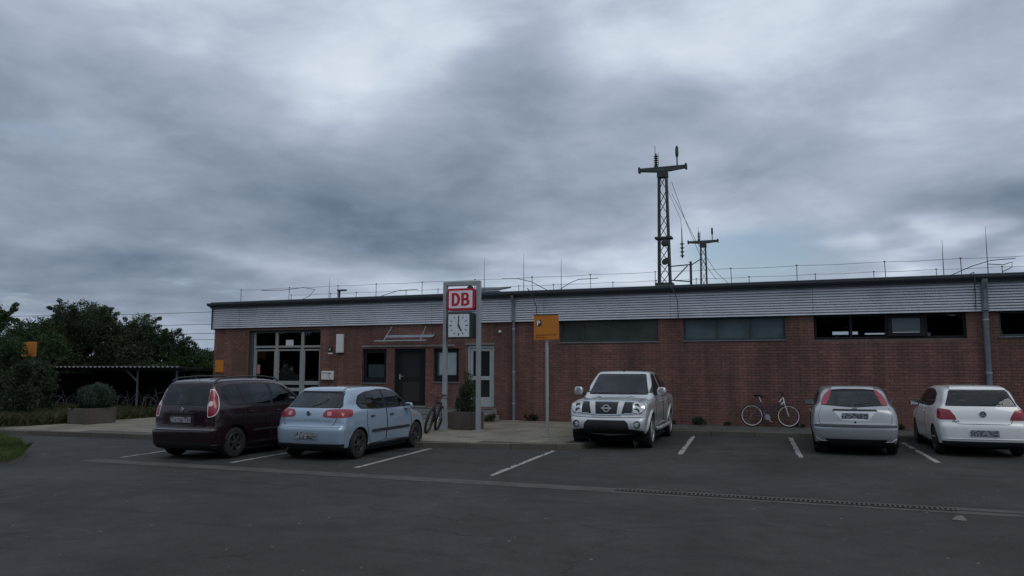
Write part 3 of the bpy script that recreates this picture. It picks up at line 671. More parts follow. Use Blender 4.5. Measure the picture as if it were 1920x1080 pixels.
# downpipes
def downpipe(x, r, label, bot, yo=-.10, col='zinc'):
    t = thing('downpipe', label, 'downpipe', (x, D, bot))
    MB().tube([(0,-.24,4.28-bot),(0,-.24,4.16-bot),(0,yo-.02,4.02-bot),(0,yo-.02,3.42-bot)], r*1.15, 14).build('upper_pipe', M[col], t, smooth=True)
    MB().tube([(0,yo-.02,3.42-bot),(0,yo+.01,3.32-bot),(0,yo+.01,0)], r, 14).build('lower_pipe', M[col], t, smooth=True)
    for z_ in (3.05, 1.6, .55): MB().lathe([(r,-.02),(r+.012,-.02),(r+.012,.02),(r,.02)],'z',16,(0,yo+.01,z_)).box((0,yo+.06,z_),(.03,.08,.03)).build('pipe_clamp', M['steel'], t)
    return t
downpipe(-9.12, .05, 'slim grey downpipe on the wall between the pale door and the orange parking sign', .12)
downpipe(4.72, .075, 'thick grey downpipe on the wall behind the white hatchback', .12)
# lightning conductor cables hanging over the eaves
def cable(pts, label, r=.012):
    tag(MB().tube(pts, r, 6).build('cable', M['wire'], smooth=True), label, 'cable')
cable([(-8.75,24.9,4.46),(-8.6,24.2,4.52),(-8.45,23.99,4.42),(-8.33,23.98,4.2),(-8.28,24.2,3.9),(-8.27,24.26,3.4)], 'thin dark cable looping over the gutter just above the orange parking sign')
cable([(-4.4,25.0,4.46),(-4.1,24.3,4.55),(-3.85,24.0,4.44),(-3.68,23.97,4.22),(-3.62,24.2,3.95),(-3.61,24.26,3.4)], 'thin dark cable looping over the gutter in front of the taller mast')
cable([(4.42,24.4,4.45),(4.45,24.0,4.46),(4.47,24.0,4.2),(4.5,24.24,4.1),(4.5,24.26,3.45)], 'thin dark cable dropping beside the thick downpipe')
# ---------------------------------------------------------------- roof fittings
G1 = 'lightning posts along the front roof edge'; G2 = 'lightning posts of the second roof row'
ORD = 'first second third fourth fifth sixth seventh eighth ninth tenth eleventh twelfth thirteenth fourteenth fifteenth sixteenth seventeenth eighteenth nineteenth twentieth'.split()
def lpost(loc, h, label, group):
    t = thing('lightning_post', label, 'roof post', loc, 0, group)
    MB().box((0,.02,.03),(.46,.30,.06)).build('foot', M['concrete'], t, bevel=.015); MB().tube([(0,0,.05),(0,0,h)], .011, 6).build('rod', M['wire'], t); MB().box((0,0,h),(.05,.03,.03)).build('clip', M['wire'], t)
    return t
p1 = lpost((-21.0, D+.45, 4.43), .54, 'thin roof post on a concrete foot, first from the left in the front row', G1)
for k in range(1, 17):
    c_ = copy_tree(p1); c_.location = (-21.0 + 2.1*k + random.uniform(-.35,.35), D+.45+random.uniform(-.04,.04), 4.43); c_.rotation_euler = (0,R(random.uniform(-1.5,1.5)),0)
    c_['label'] = 'thin roof post on a concrete foot, ' + ORD[k] + ' from the left in the front row'
p2 = lpost((-20.2, 27.0, 4.43), .50, 'thin short roof post, first from the left in the rear row', G2)
for k in range(1, 20):
    c_ = copy_tree(p2); c_.location = (-20.2 + 1.72*k + random.uniform(-.4,.4), 27.0, 4.43); c_.rotation_euler = (0,R(random.uniform(-1.5,1.5)),0)
    c_['label'] = 'thin short roof post, ' + ORD[k] + ' from the left in the rear row'
def wire(name, pts, r, label, cat='wire', group=None):
    return tag(MB().tube(pts, r, 5).build(name, M['wire'], smooth=True), label, cat, group)
def sagline(x0, x1, y, z, step, sag=.02):
    out = []; x = x0
    while x < x1:
        out += [(x, y, z), (x+step/2, y, z-sag)]; x += step
    return out + [(x1, y, z)]
wire('lightning_wire', sagline(-21.0, 13, D+.45, 4.96, 2.1), .006, 'upper wire strung along the front roof edge posts')
wire('lightning_wire', sagline(-20.2, 13, 27.0, 4.92, 1.72), .006, 'lower wire strung along the posts further back on the roof')
for x, h in [(-10.71,1.40),(-9.19,1.50),(-7.80,1.24),(3.96,1.20),(5.09,1.52),(-17.3,.95)]:
    t = thing('lightning_rod', {-10.71:'tall thin rod on the roof behind the station sign frame',-9.19:'tallest thin rod on the roof above the slim downpipe',-7.80:'tall thin rod on the roof above the parking sign',3.96:'thin rod on the roof left of the thick downpipe',5.09:'tall thin rod on the roof right above the thick downpipe',-17.3:'faint thin rod on the roof above the glazed entrance'}[x], 'lightning rod', (x, 25.5, 4.43))
    MB().lathe([(0,0),(.2,0),(.2,.06),(.05,.09),(0,.09)],'z',16).build('base', M['concrete'], t, smooth=True)
    MB().tube([(0,0,.08),(0,0,h*.5),(.005,0,h)], [.014,.010,.004], 6).build('rod', M['wire'], t)
# bent conductor tubes
for pts, lab in [([(-20.3,25.2,4.95),(-19.2,25.2,4.93),(-18.3,25.2,5.0),(-17.75,25.2,4.9),(-18.0,25.2,4.65),(-18.6,25.2,4.45)], 'bent dark conductor tube curling down to the roof at the left end'),
   ([(-15.2,25.3,4.46),(-14.6,25.3,4.62),(-14.1,25.3,4.74),(-13.3,25.3,4.76)], 'dark conductor tube rising to the right above the small left window'),
   ([(-9.9,25.2,5.0),(-9.3,25.2,4.98),(-8.8,25.2,4.85),(-8.1,25.2,4.47)], 'dark conductor tube sloping down to the right beside the tallest rod'),
   ([(-7.9,25.2,4.46),(-7.4,25.2,4.75),(-7.1,25.2,4.86),(-6.4,25.2,4.88)], 'dark conductor tube rising to the right above the parking sign'),
   ([(3.95,25.1,4.46),(4.6,25.1,4.75),(5.1,25.1,4.90),(5.7,25.1,4.93)], 'dark conductor tube rising to the right near the thick downpipe'),
   ([(5.0,25.1,4.8),(5.4,25.1,4.76),(5.62,25.1,4.83),(5.6,25.1,4.68),(5.35,25.1,4.55)], 'dark conductor tube hooked back near the right end of the roof')]:
    wire('conductor_tube', pts, .012, lab, 'conductor tube')
sk = thing('roof_hatch', 'low dark roof hatch with sloping glass behind the station sign frame', 'roof hatch', (-11.1, 27.0, 4.43)); sk.scale = (.62,1,1)
MB().box((0,0,.14),(1.9,1.2,.28)).build('hatch_curb', M['fascia'], sk); MB().add([(-1.0,-.65,.285),(1.0,-.65,.285),(1.0,.65,.50),(-1.0,.65,.50),(-1.0,-.65,.33),(1.0,-.65,.33),(1.0,.65,.55),(-1.0,.65,.55)],[(0,1,2,3),(4,7,6,5),(0,4,5,1),(1,5,6,2),(2,6,7,3),(3,7,4,0)]).build('hatch_lid', M['fascia'], sk)
vp = thing('vent_pipe', 'short dark vent pipe with a cap on the roof above the glazed entrance', 'vent pipe', (-16.9, 25.6, 4.43))
MB().tube([(0,0,0),(0,0,.42)], .045, 12).build('pipe', M['fascia'], vp); MB().box((.12,0,.44),(.38,.12,.06)).build('cap', M['fascia'], vp)
# ---------------------------------------------------------------- station sign frame with clock
sg = thing('station_sign_frame', 'tall pale steel frame of two posts carrying a red lettered board above a clock', 'sign', (-8.995, 19.8, .12))
for s_ in (-1, 1): MB().box((s_*.515,0,2.09),(.11,.13,4.18)).build('post', M['post'], sg, bevel=.012)
MB().box((0,0,4.115),(.918,.13,.13)).build('crossbar', M['post'], sg, bevel=.012)
for s_ in (-1, 1): MB().box((s_*.505,0,.01),(.24,.26,.02)).build('foot_plate', M['steel'], sg)
def rrect(w_, h_, r_, n=8):
    out = []
    for cx_, cz_, a0 in ((w_/2-r_,h_/2-r_,0),(-w_/2+r_,h_/2-r_,90),(-w_/2+r_,-h_/2+r_,180),(w_/2-r_,-h_/2+r_,270)):
        for k in range(n+1): a = R(a0+90*k/n); out.append((cx_+r_*math.cos(a), cz_+r_*math.sin(a)))
    return out
bd = MB().prism([(x,z_+3.66) for x,z_ in rrect(.855,.625,.09)], -.10, .10).build('letter_board', M['dbred'], sg, bevel=.004)
def plane_poly(name, polys, y, m, parent, th=.004):
    b = MB()
    for p in polys: b.prism(p, y-th, y)
    return b.build(name, m, parent)
plane_poly('board_face', [[(x,z_+3.66) for x,z_ in rrect(.855-.13,.625-.13,.035)]], -.101, M['dbwhite'], bd)
def ring_text(name, outer, holes, y, m, parent, th=.004):
    c = bpy.data.curves.new(name,'CURVE'); c.dimensions = '2D'; c.fill_mode = 'BOTH'; c.extrude = th/2
    for pts in [outer]+holes:
        s_ = c.splines.new('POLY'); s_.points.add(len(pts)-1); s_.use_cyclic_u = True
        for i,(x,z_) in enumerate(pts): s_.points[i].co = (x,z_,0,1)
    t = bpy.data.objects.new(name, c); COL.objects.link(t); dg = bpy.context.evaluated_depsgraph_get(); dg.update()
    me = bpy.data.meshes.new_from_object(t.evaluated_get(dg)); bpy.data.objects.remove(t); me.materials.clear(); me.materials.append(m)
    o = link(bpy.data.objects.new(name, me), parent); o.rotation_euler = (R(90),0,0); o.location = (0,y,0); return o
def arc(cx_, cz_, rx, rz, a0, a1, n=14): return [(cx_+rx*math.cos(R(a0+(a1-a0)*k/n)), cz_+rz*math.sin(R(a0+(a1-a0)*k/n))) for k in range(n+1)]
zb = 3.66; hh = .185
Dp = [(-.275,zb-hh),(-.13,zb-hh)] + arc(-.15,zb,.135,hh,-85,85)[0:] + [(-.275,zb+hh)]
Dh = [[(-.195,zb-hh+.065),(-.165,zb-hh+.065)] + arc(-.165,zb,.068,hh-.065,-80,80) + [(-.195,zb+hh-.065)]]
ring_text('letter', Dp, Dh, -.107, M['dbred'], bd)
Bp = [(.02,zb-hh),(.16,zb-hh)] + arc(.165,zb-.085,.115,.10,-88,45) + arc(.155,zb+.09,.105,.095,-30,88) + [(.02,zb+hh)]
Bh = [[(.10,zb-hh+.06),(.145,zb-hh+.06)] + arc(.15,zb-.08,.045,.045,-80,80) + [(.10,zb-.035)], [(.10,zb+.035),(.14,zb+.035)] + arc(.14,zb+.08,.04,.045,-80,80) + [(.10,zb+.125)]]
ring_text('letter', Bp, Bh, -.107, M['dbred'], bd)
MB().lathe([(0,.06),(.06,.05),(.09,.02),(.09,0),(0,0)],'z',20,(.25,0,3.985)).build('top_lamp', M['black'], sg, smooth=True)
MB().box((0,0,3.315),(.86,.06,.03)).build('divider_bar', M['post'], sg)
ck = MB().box((0,0,2.915),(.74,.34,.72)).build('clock', M['trim'], sg, bevel=.02)
cf = MB().box((-.02,-.172,2.915),(.64,.012,.64)).build('clock_face', M['clockface'], ck, bevel=.003)
for k in range(12):
    a = R(30*k); L_ = .075 if k % 3 == 0 else .06; w_ = .028 if k % 3 == 0 else .020
    r_ = .285 - L_/2; MB().box((-.02+math.sin(a)*r_, -.180, 2.915+math.cos(a)*r_), (w_,.004,L_), Matrix.Rotation(a,3,'Y')).build('hour_mark', M['black'], ck)
def hand(ang_, L_, w_, back, y):
    a = R(ang_); c0 = (L_-back)/2
    return MB().box((-.02+math.sin(a)*c0, y, 2.915+math.cos(a)*c0), (w_,.004,L_+back), Matrix.Rotation(a,3,'Y')).build('clock_hand', M['black'], ck)
hand(150, .17, .034, .05, -.186); hand(0.5, .26, .024, .05, -.192)
# ---------------------------------------------------------------- parking sign
ps_ = thing('parking_sign', 'square orange parking board on a thin pole at the pavement edge', 'sign', (-6.08, 18.6, .12))
MB().tube([(0,0,0),(0,0,2.9)], .04, 14).build('pole', M['steel'], ps_, smooth=True)
MB().lathe([(0,0),(.13,0),(.12,.03),(.05,.05),(0,.05)],'z',20).build('pole_foot', M['concrete'], ps_, smooth=True)
pb = MB().box((0,-.05,2.755),(.66,.03,.63)).build('sign_board', M['orange'], ps_, bevel=.008)
MB().box((0,-.05,3.078),(.67,.045,.016)).build('board_edge', M['trim'], pb)
MB().box((-.19,-.068,2.865),(.125,.006,.145)).build('letter_field', M['black'], pb); text_mesh('letter','P',.17,M['dbwhite'],pb,(-.245,-.073,2.808),bold=.006)
text_mesh('lettering','Parkplatz nur für DB',.062,mat('brown_lettering',(.22,.045,.012),.6),pb,(-.265,-.0665,2.545),ext=.001,bold=.0008)
text_mesh('lettering','Bahnkunden',.052,bpy.data.materials['brown_lettering'],pb,(-.265,-.0665,2.485),ext=.001,bold=.0008)
MB().box((.255,-.068,3.015),(.055,.005,.04)).build('corner_logo', mat('pale_red_logo',(.6,.2,.15),.5), pb)
# orange sign half hidden in the bushes at left
so = thing('parking_sign', 'orange sign board half overgrown by the bushes at the left', 'sign', (-24.45, 18.62, .12))
MB().tube([(0,0,0),(0,0,2.3)], .03, 12).build('pole', M['trim'], so, smooth=True)
o = MB().box((0,-.05,2.36),(.66,.03,.50)).build('sign_board', M['orange'], so, bevel=.008)
text_mesh('lettering','Parkplatz nur für DB',.062,bpy.data.materials['brown_lettering'],o,(-.265,-.0665,2.18),ext=.001)
# ---------------------------------------------------------------- planters and shrubs
def leaves(name, blobs, n, size, m, parent=None, elong=1.6, fill=.35, droop=.0):
    """blobs: (x,y,z,rx,ry,rz) clumps; leaves spread near the shells of many sub-clumps"""
    vol = np.array([b[3]*b[4]*b[5] for b in blobs])**.7; pr = vol/vol.sum(); ids = rng.choice(len(blobs), n, p=pr); B = np.array(blobs)[ids]
    d = rng.normal(size=(n,3)); d /= np.linalg.norm(d,axis=1)[:,None]; r = rng.uniform(fill,1,n)**.45
    r *= 1 + .13*np.sin(d[:,0]*7+ids*1.7)*np.sin(d[:,2]*6+ids) + rng.normal(0,.05,n)
    P = B[:,:3] + d*r[:,None]*B[:,3:6]
    P[:,2] -= droop*rng.uniform(0,1,n)
    a = rng.normal(size=(n,3)); a = a/np.linalg.norm(a,axis=1)[:,None]; a = a*.8 + d*.5; a /= np.linalg.norm(a,axis=1)[:,None]
    b = np.cross(a, rng.normal(size=(n,3))); b /= np.linalg.norm(b,axis=1)[:,None]
    s_ = size*rng.uniform(.6,1.4,n)[:,None]; w_ = s_/elong
    V = np.stack([P-a*s_*.5, P+b*w_*.5, P+a*s_*.5, P-b*w_*.5],1); keep = V[:,:,2].min(axis=1) > .02; V = V[keep]; k = len(V)
    me = bpy.data.meshes.new(name); V = V.reshape(-1,3)
    me.vertices.add(len(V)); me.vertices.foreach_set('co', V.ravel()); me.loops.add(len(V)); me.loops.foreach_set('vertex_index', np.arange(len(V)))
    me.polygons.add(k); me.polygons.foreach_set('loop_start', np.arange(k)*4); me.update(calc_edges=True)
    me.materials.append(m); return link(bpy.data.objects.new(name, me), parent)
def clumps(c, rad, n, r0, flat=1.0):
    out = []
    for _ in range(n):
        d = Vector((random.gauss(0,1),random.gauss(0,1),random.gauss(0,1))).normalized()*random.uniform(.45,1.0)**.5; q = random.uniform(.7,1.3)*r0
        out.append((c[0]+d.x*rad[0]*.8, c[1]+d.y*rad[1]*.8, c[2]+d.z*rad[2]*.8, q, q, q*flat))
    return out
def tub(w_, d_, h_, t, wall=.07, m='stone_pot'):
    MB().bb(-w_/2,w_/2,-d_/2,-d_/2+wall,0,h_).bb(-w_/2,w_/2,d_/2-wall,d_/2,0,h_).bb(-w_/2,-w_/2+wall,-d_/2+wall,d_/2-wall,0,h_).bb(w_/2-wall,w_/2,-d_/2+wall,d_/2-wall,0,h_).build('tub', M[m], t, bevel=.015)
    MB().bb(-w_/2+wall,w_/2-wall,-d_/2+wall,d_/2-wall,.02,h_-.05).build('soil', M['soil'], t)
t = thing('planter', 'square stone planter between the sign frame posts with a dark conical shrub', 'planter', (-9.10, 20.35, .12), R(0)); tub(.82,.72,.50,t)
sh = thing('shrub', 'dark conical conifer growing in the planter behind the sign frame', 'shrub', (-9.02, 20.35, .55))
MB().tube([(0,0,-.1),(0,0,.7)],[.03,.012],8).build('trunk', M['wood'], sh)
bl = []
for k in range(26):
    z_ = random.uniform(.05,1.15); rr = .40*(1-z_/1.35); a = random.uniform(0,6.28); bl.append((math.cos(a)*rr*.6, math.sin(a)*rr*.6, z_, .14+.10*(1-z_), .14+.10*(1-z_), .17))
leaves('crown', bl, 7000, .055, M['leaf_dark'], sh, 2.4)
t = thing('planter', 'big weathered stone planter on the light pavement at the left', 'planter', (-21.12, 18.30, .12), R(-3)); tub(.86,1.05,.48,t)
sh = thing('shrub', 'round grey green shrub growing in the big stone planter', 'shrub', (-21.05, 18.35, .5))
MB().tube([(0,0,-.1),(.02,0,.6)],[.04,.02],8).build('trunk', M['wood'], sh)
leaves('crown', clumps((.02,0,.42),(.50,.46,.42),34,.20)+[(.0,0,.4,.4,.4,.35)], 14000, .07, M['leaf_grey'], sh, 3.2)
leaves('low_growth', clumps((-.38,-.3,.08),(.3,.3,.16),9,.12), 1500, .05, M['leaf_olive'], sh, 1.8)
# weeds along the wall foot
for (x, y, w_, h_, lab, mm) in [(-9.55,23.2,.55,.30,'low dark weeds at the right end of the entrance steps','leaf_olive'),(-8.45,24.1,.6,.22,'dry weeds at the wall foot right of the slim downpipe','leaf_olive'),
    (-6.9,24.2,.35,.12,'small tuft of weeds at the wall foot behind the parking sign','leaf_olive'),(-5.15,23.9,.22,.55,'upright dark weeds at the wall foot left of the silver pickup','leaf_dark'),(-3.05,24.15,.50,.26,'dark weeds at the wall foot right of the silver pickup','leaf_dark'),(-3.95,24.2,.5,.14,'low patchy weeds at the wall foot behind the silver pickup','leaf_olive'),(2.35,24.2,.6,.16,'weeds at the wall foot between the two right hatchbacks','leaf_olive'),(-.15,24.25,.3,.09,'tiny weeds at the wall foot right of the white wheeled bicycle','leaf_olive'),(-2.2,24.25,.25,.10,'tiny weeds at the wall foot left of the white wheeled bicycle','leaf_dark')]:
    t = thing('weeds', lab, 'weeds', (x, y, .12)); leaves('foliage', clumps((0,0,h_*.45),(w_*.5,.10,h_*.5),9,h_*.35), 1600, .045, M[mm], t, 2.5)
    MB().tube([(0,0,0),(.03,.02,h_*.8)],[.006,.003],5).tube([(0.1,0,0),(.14,.02,h_*.6)],[.005,.003],5).build('stem', M['wood'], t)
# ---------------------------------------------------------------- bicycles
M['bike_purple'] = mat('purple_frame_paint', (.045,.045,.085), .35); M['bike_white'] = mat('white_frame_paint', (.55,.56,.60), .3)
M['bike_black'] = mat('black_frame_paint', (.012,.013,.016), .35); M['bike_blue'] = mat('blue_frame_paint', (.03,.05,.14), .35); M['bike_grey'] = mat('grey_frame_paint', (.20,.21,.22), .35)
M['bike_rim'] = mat('bike_rim', (.60,.58,.55), .35, .3); M['bike_rim_dark'] = mat('bike_rim_dark', (.05,.05,.05), .4, .3); M['spoke'] = mat('spoke', (.25,.25,.25), .3, .8)
def bicycle(name, label, loc, rz, lean, fm, rim, rr=.33, wb=1.04, lowstep=False, group=None, accent=None, rim_w=.012, basket=False, steer=0.0, bulk=1.0):
    root = thing(name, label, 'bicycle', loc, rz, group); root.rotation_euler = (lean, 0, rz)
    R0 = Vector((-wb/2,0,rr)); F0 = Vector((wb/2,0,rr)); BBk = Vector((-wb/2+.44,0,rr-.05)); ST = Vector((-wb/2+.27,0,rr+.40 if lowstep else rr+.47)); HT = Vector((wb/2-.16,0,rr+.52)); HB = Vector((wb/2-.11,0,rr+.38))
    f = MB(); tr_ = .017*bulk
    f.tube([BBk, ST], tr_, 8).tube([HT, HB], .02, 8)
    if lowstep: f.tube([BBk+(ST-BBk)*.33, HB+(HT-HB)*.75], tr_, 8).tube([BBk, HB+(HT-HB)*.15], tr_*1.15, 8)
    else: f.tube([ST-Vector((0,0,.03)), HT-Vector((0,0,.03))], tr_, 8).tube([BBk, HB], tr_*1.15, 8)
    for s_ in (-.045,.045):
        f.tube([BBk+Vector((0,s_*.6,0)), R0+Vector((0,s_*1.3,0))], .009, 6).tube([ST-Vector((0,-s_*.5,.05)), R0+Vector((0,s_*1.3,0))], .008, 6)
    f.build('frame', fm, root, smooth=True)
    fk = MB()
    for s_ in (-.045,.045): fk.tube([HB+Vector((0,s_*.4,0)), HB+Vector((.02,s_,-.06)), F0+Vector((0,s_,0))], .011, 6)
    fk.build('fork', accent or fm, root, smooth=True)
    if accent: MB().tube([HT+Vector((.008,0,.03)), HB], .024, 8).tube([HT+(BBk-HT)*.02, HT+(BBk-HT)*.20], tr_*1.25, 8).tube([HB+(HT-HB)*.2, HB+(BBk-HB)*.18+Vector((0,0,.03))], tr_*1.4, 8).build('head_panel', accent, root, smooth=True)
    for c in (R0, F0):
        w = bpy.data.objects.new('wheel', None); link(w, root); w.location = c
        ty = MB(); n = 48
        for k in range(n):
            a = 2*math.pi*k/n
            for j in range(8):
                b = 2*math.pi*j/8; q = rr-.02 + .02*bulk*math.cos(b); ty.v.append((q*math.cos(a), .02*bulk*math.sin(b), q*math.sin(a)))
        ty.f = [(k*8+j, k*8+(j+1)%8, ((k+1)%n)*8+(j+1)%8, ((k+1)%n)*8+j) for k in range(n) for j in range(8)]
        ty.build('tyre', M['rubber'], w, smooth=True)
        MB().lathe([(rr-.036,-.013),(rr-.036-rim_w,-.011),(rr-.036-rim_w,.011),(rr-.036,.013),(rr-.036,-.013)],'y',48).build('rim', rim, w, smooth=True)
        sp_ = MB().lathe([(0,-.035),(.02,-.035),(.018,0),(.02,.035),(0,.035)],'y',12)
        for k in range(18): a = 2*math.pi*k/18; sp_.tube([(.018*math.cos(a+.9),(-1)**k*.025,.018*math.sin(a+.9)),((rr-.045)*math.cos(a),0,(rr-.045)*math.sin(a))], .0013, 4, False)
        sp_.build('spokes', M['spoke'], w)
    SP = ST + (ST-BBk).normalized()*.16
    MB().tube([ST-(ST-BBk)*.1, SP], .013, 8).build('seat_post', M['bike_white'] if accent else M['steel'], root, smooth=True)
    sd_ = MB(); prof = [(-.14,.075,.0),(-.10,.085,.01),(-.02,.055,.012),(.06,.028,.006),(.13,.018,-.01)]
    for x,w_,z_ in prof:
        for k in range(8):
            a = 2*math.pi*k/8; sd_.v.append((SP.x+x, w_*math.cos(a), SP.z+.03+z_+.022*math.sin(a)+(.012*abs(math.cos(a)))))
    sd_.f = [(i*8+j,(i+1)*8+j,(i+1)*8+(j+1)%8,i*8+(j+1)%8) for i in range(4) for j in range(8)] + [tuple(range(8)), tuple(range(32,40))[::-1]]
    sd_.build('saddle', M['black'], root, smooth=True)
    hb = bpy.data.objects.new('handlebar', None); link(hb, root)
    T = HT + (HT-HB).normalized()*.10
    MB().tube([HT, T], .014, 8).tube([T, T+Vector((.06,0,.02))], .014, 8).build('stem', M['black'], hb, smooth=True)
    hc = T+Vector((.06,0,.02)); MB().tube([hc+Vector((-.08,-.29,.03)), hc+Vector((-.02,-.16,.03)), hc, hc+Vector((-.02,.16,.03)), hc+Vector((-.08,.29,.03))], .012, 8).build('bar', M['black'], hb, smooth=True)
    MB().tube([hc+Vector((-.09,-.30,.03)), hc+Vector((-.05,-.22,.03))], .018, 8).tube([hc+Vector((-.09,.30,.03)), hc+Vector((-.05,.22,.03))], .018, 8).build('grips', M['black'], hb, smooth=True)
    cr_ = MB().lathe([(0,-.045),(.085,-.045),(.085,-.04),(0,-.04)],'y',24,BBk).tube([BBk+Vector((0,-.06,0)), BBk+Vector((.10,-.065,-.13))], .009, 6).tube([BBk+Vector((0,.06,0)), BBk+Vector((-.10,.065,.13))], .009, 6)
    cr_.box(BBk+Vector((.10,-.11,-.13)),(.09,.08,.02)).box(BBk+Vector((-.10,.11,.13)),(.09,.08,.02)).build('crankset', M['spoke'], root)
    if basket:
        MB().box(F0+Vector((-.08,0,.62)),(.28,.34,.22)).build('basket', M['black'], root)
    return root
bicycle('bicycle', 'purple and white step-through bicycle with pale wheel rims leaning on the brick wall', (-.98, 24.12, .12), 0, R(-8), M['bike_purple'], M['bike_rim'], lowstep=True, accent=M['bike_white'], rim_w=.018, wb=1.03)
bicycle('bicycle', 'black mountain bicycle leaning on the left post of the station sign frame', (-9.60, 19.16, .12), R(-78), R(-15), M['bike_black'], M['bike_rim'], rr=.34, bulk=1.8, rim_w=.006, wb=1.05)
GB = 'bicycles parked under the shelter'
shb = [(-29.6,24.5,R(75),'bike_grey','pale framed bicycle at the left end under the bicycle shelter'),(-28.9,24.6,R(82),'bike_blue','blue bicycle second from the left under the shelter'),(-28.1,24.5,R(70),'bike_black','black bicycle under the shelter left of the round shrub'),
       (-26.2,24.6,R(95),'bike_grey','grey bicycle under the shelter just right of the round shrub'),(-24.55,24.5,R(80),'bike_grey','bicycle with a pale mudguard right beside the middle shelter post'),(-23.9,24.6,R(78),'bike_black','black bicycle at the right end of the shelter behind the maroon car'),(-23.35,24.5,R(70),'bike_grey','grey bicycle at the far right end of the shelter')]
for x,y,rz,c,lab in shb:
    b = bicycle('bicycle', lab, (x,y,.06), rz, R(random.uniform(-8,8)), M[c], M['bike_rim'] if c!='bike_black' else M['bike_rim_dark'], group=GB, lowstep=random.random()<.5)
    MB().tube([(-.80,0,.42),(-.78,0,.58),(-.68,0,.68),(-.52,0,.72)], .010, 8).build('mudguard', M['bike_grey'] if c=='bike_grey' else M['black'], b, smooth=True)
# ---------------------------------------------------------------- bicycle shelter
sl = thing('bicycle_shelter', 'open bicycle shelter, low corrugated roof on thin steel posts, dark rear wall', 'shelter', (-26.4, 23.7, .05))
sx0, sx1 = -3.97, 3.85
for x in (-3.93, 1.40, 3.40):
    MB().bb(x-.028,x+.028,-.028,.028,0,1.74).build('post', M['zinc'], sl); MB().bb(x-.03,x+.03,2.5,2.56,0,1.60).build('post', M['steel'], sl)
MB().tube([(-3.93,0,1.25),(-3.25,0,1.70)], .022, 6).build('brace', M['post'], sl); MB().tube([(1.40,0,1.25),(.80,0,1.70)], .022, 6).build('brace', M['post'], sl)
MB().bb(sx0,sx1,-.04,.04,1.70,1.78).bb(sx0,sx1,2.46,2.54,1.56,1.64).build('beam', M['trim'], sl)
cr_ = MB(); n = 34*8
for i in range(n+1):
    x = sx0-.1 + (sx1-sx0+.2)*i/n; zc = .035*math.cos(2*math.pi*i/8)
    cr_.v += [(x,-.45,1.845+zc),(x,2.9,1.66+zc),(x,-.45,1.838+zc),(x,2.9,1.653+zc)]
cr_.f = [f for i in range(n) for f in ((4*i,4*i+4,4*i+5,4*i+1),(4*i+2,4*i+3,4*i+7,4*i+6),(4*i,4*i+2,4*i+6,4*i+4))]
cr_.build('corrugated_roof', mat('weathered_roof_sheet',(.12,.13,.13),.85,var=.2), sl)
MB().bb(sx0,1.6,2.60,2.66,0,1.58).build('rear_wall', mat('dark_boards',(.012,.013,.013),.9,var=.3), sl)
MB().bb(sx0-.02,sx0+.03,.1,2.58,0.1,1.55).build('side_wall', bpy.data.materials['dark_boards'], sl)
tag(MB().box((0,0,.06),(.30,.16,.10)).build('bag', M['white'], bevel=.03), 'small white bag lying on the grass right of the middle shelter post', 'bag').location = (-24.1, 23.2, .12)
# ---------------------------------------------------------------- trees and bushes
def tree(name, label, cat, x, y, h, rx, ry, m, n, size, nclump=30, r0=.7, trunk_r=.12, base=.5, droop=.0, sprigs=0, group=None, m2=None):
    t = thing(name, label, cat, (x, y, .02), 0, group)
    tb = MB(); tb.tube([(0,0,0),(random.uniform(-.1,.1),0,h*.4),(random.uniform(-.2,.2),random.uniform(-.2,.2),h*.8)], [trunk_r,trunk_r*.7,trunk_r*.25], 8)
    for k in range(7):
        a = random.uniform(0,6.28); z0 = h*random.uniform(.2,.55); q = random.uniform(.5,.85)
        tb.tube([(0,0,z0),(math.cos(a)*rx*q*.5,math.sin(a)*ry*q*.5,z0+h*.15),(math.cos(a)*rx*q,math.sin(a)*ry*q,z0+h*.22)], [trunk_r*.5,trunk_r*.3,trunk_r*.08], 6)
    bl = clumps((0,0,base+(h-base)*.52),(rx,ry,(h-base)*.5),nclump,r0,.8)
    sp_ = []
    for k in range(sprigs):
        a = random.uniform(0,6.28); s0 = Vector((math.cos(a)*rx*.6, math.sin(a)*ry*.6, h*random.uniform(.72,.9))); d = Vector((math.cos(a)*random.uniform(.3,1.0), math.sin(a)*random.uniform(.2,.8), random.uniform(.4,.9)))
        p1_ = s0 + d*.38; p2_ = p1_ + Vector((d.x*.2,d.y*.2,.06)); tb.tube([s0,p1_,p2_],[.02,.012,.006],5)
        for j in range(7):
            u = j/6; q = s0.lerp(p1_,u*2) if u<.5 else p1_.lerp(p2_,u*2-1); sp_.append((q.x,q.y,q.z,.10+.06*random.random(),.12,.09))
    tb.build('trunk', M['wood'], t)
    cw = leaves('crown', bl+sp_, n, size, m, t, 1.7, droop=droop)
    if m2: leaves('crown', [(b[0],b[1],b[2]+b[5]*.25,b[3]*1.02,b[4]*1.02,b[5]) for b in bl], n//4, size*1.05, m2, t, 1.7)
    return t
TG = 'trees beyond the bicycle shelter'
tree('tree','broad dark tree with feathery top sprigs, the tallest in the middle of the group','tree',-32.7,27.6,5.35,2.1,1.7,M['leaf_dark'],44000,.085,64,.60,.2,.3,sprigs=12,group=TG,m2=M['leaf_mid'])
tree('tree','dark tree just right of the tallest one, its loose sprigs reaching out to the right','tree',-30.9,28.7,4.7,1.75,1.4,M['leaf_dark'],32000,.085,48,.52,.16,.2,sprigs=10,group=TG,m2=M['leaf_olive'])
tree('tree','tall feathery tree at the left edge of the photo','tree',-31.6,22.4,4.95,1.05,.9,M['leaf_mid'],20000,.08,34,.40,.12,.3,sprigs=12,m2=M['leaf_dark'])
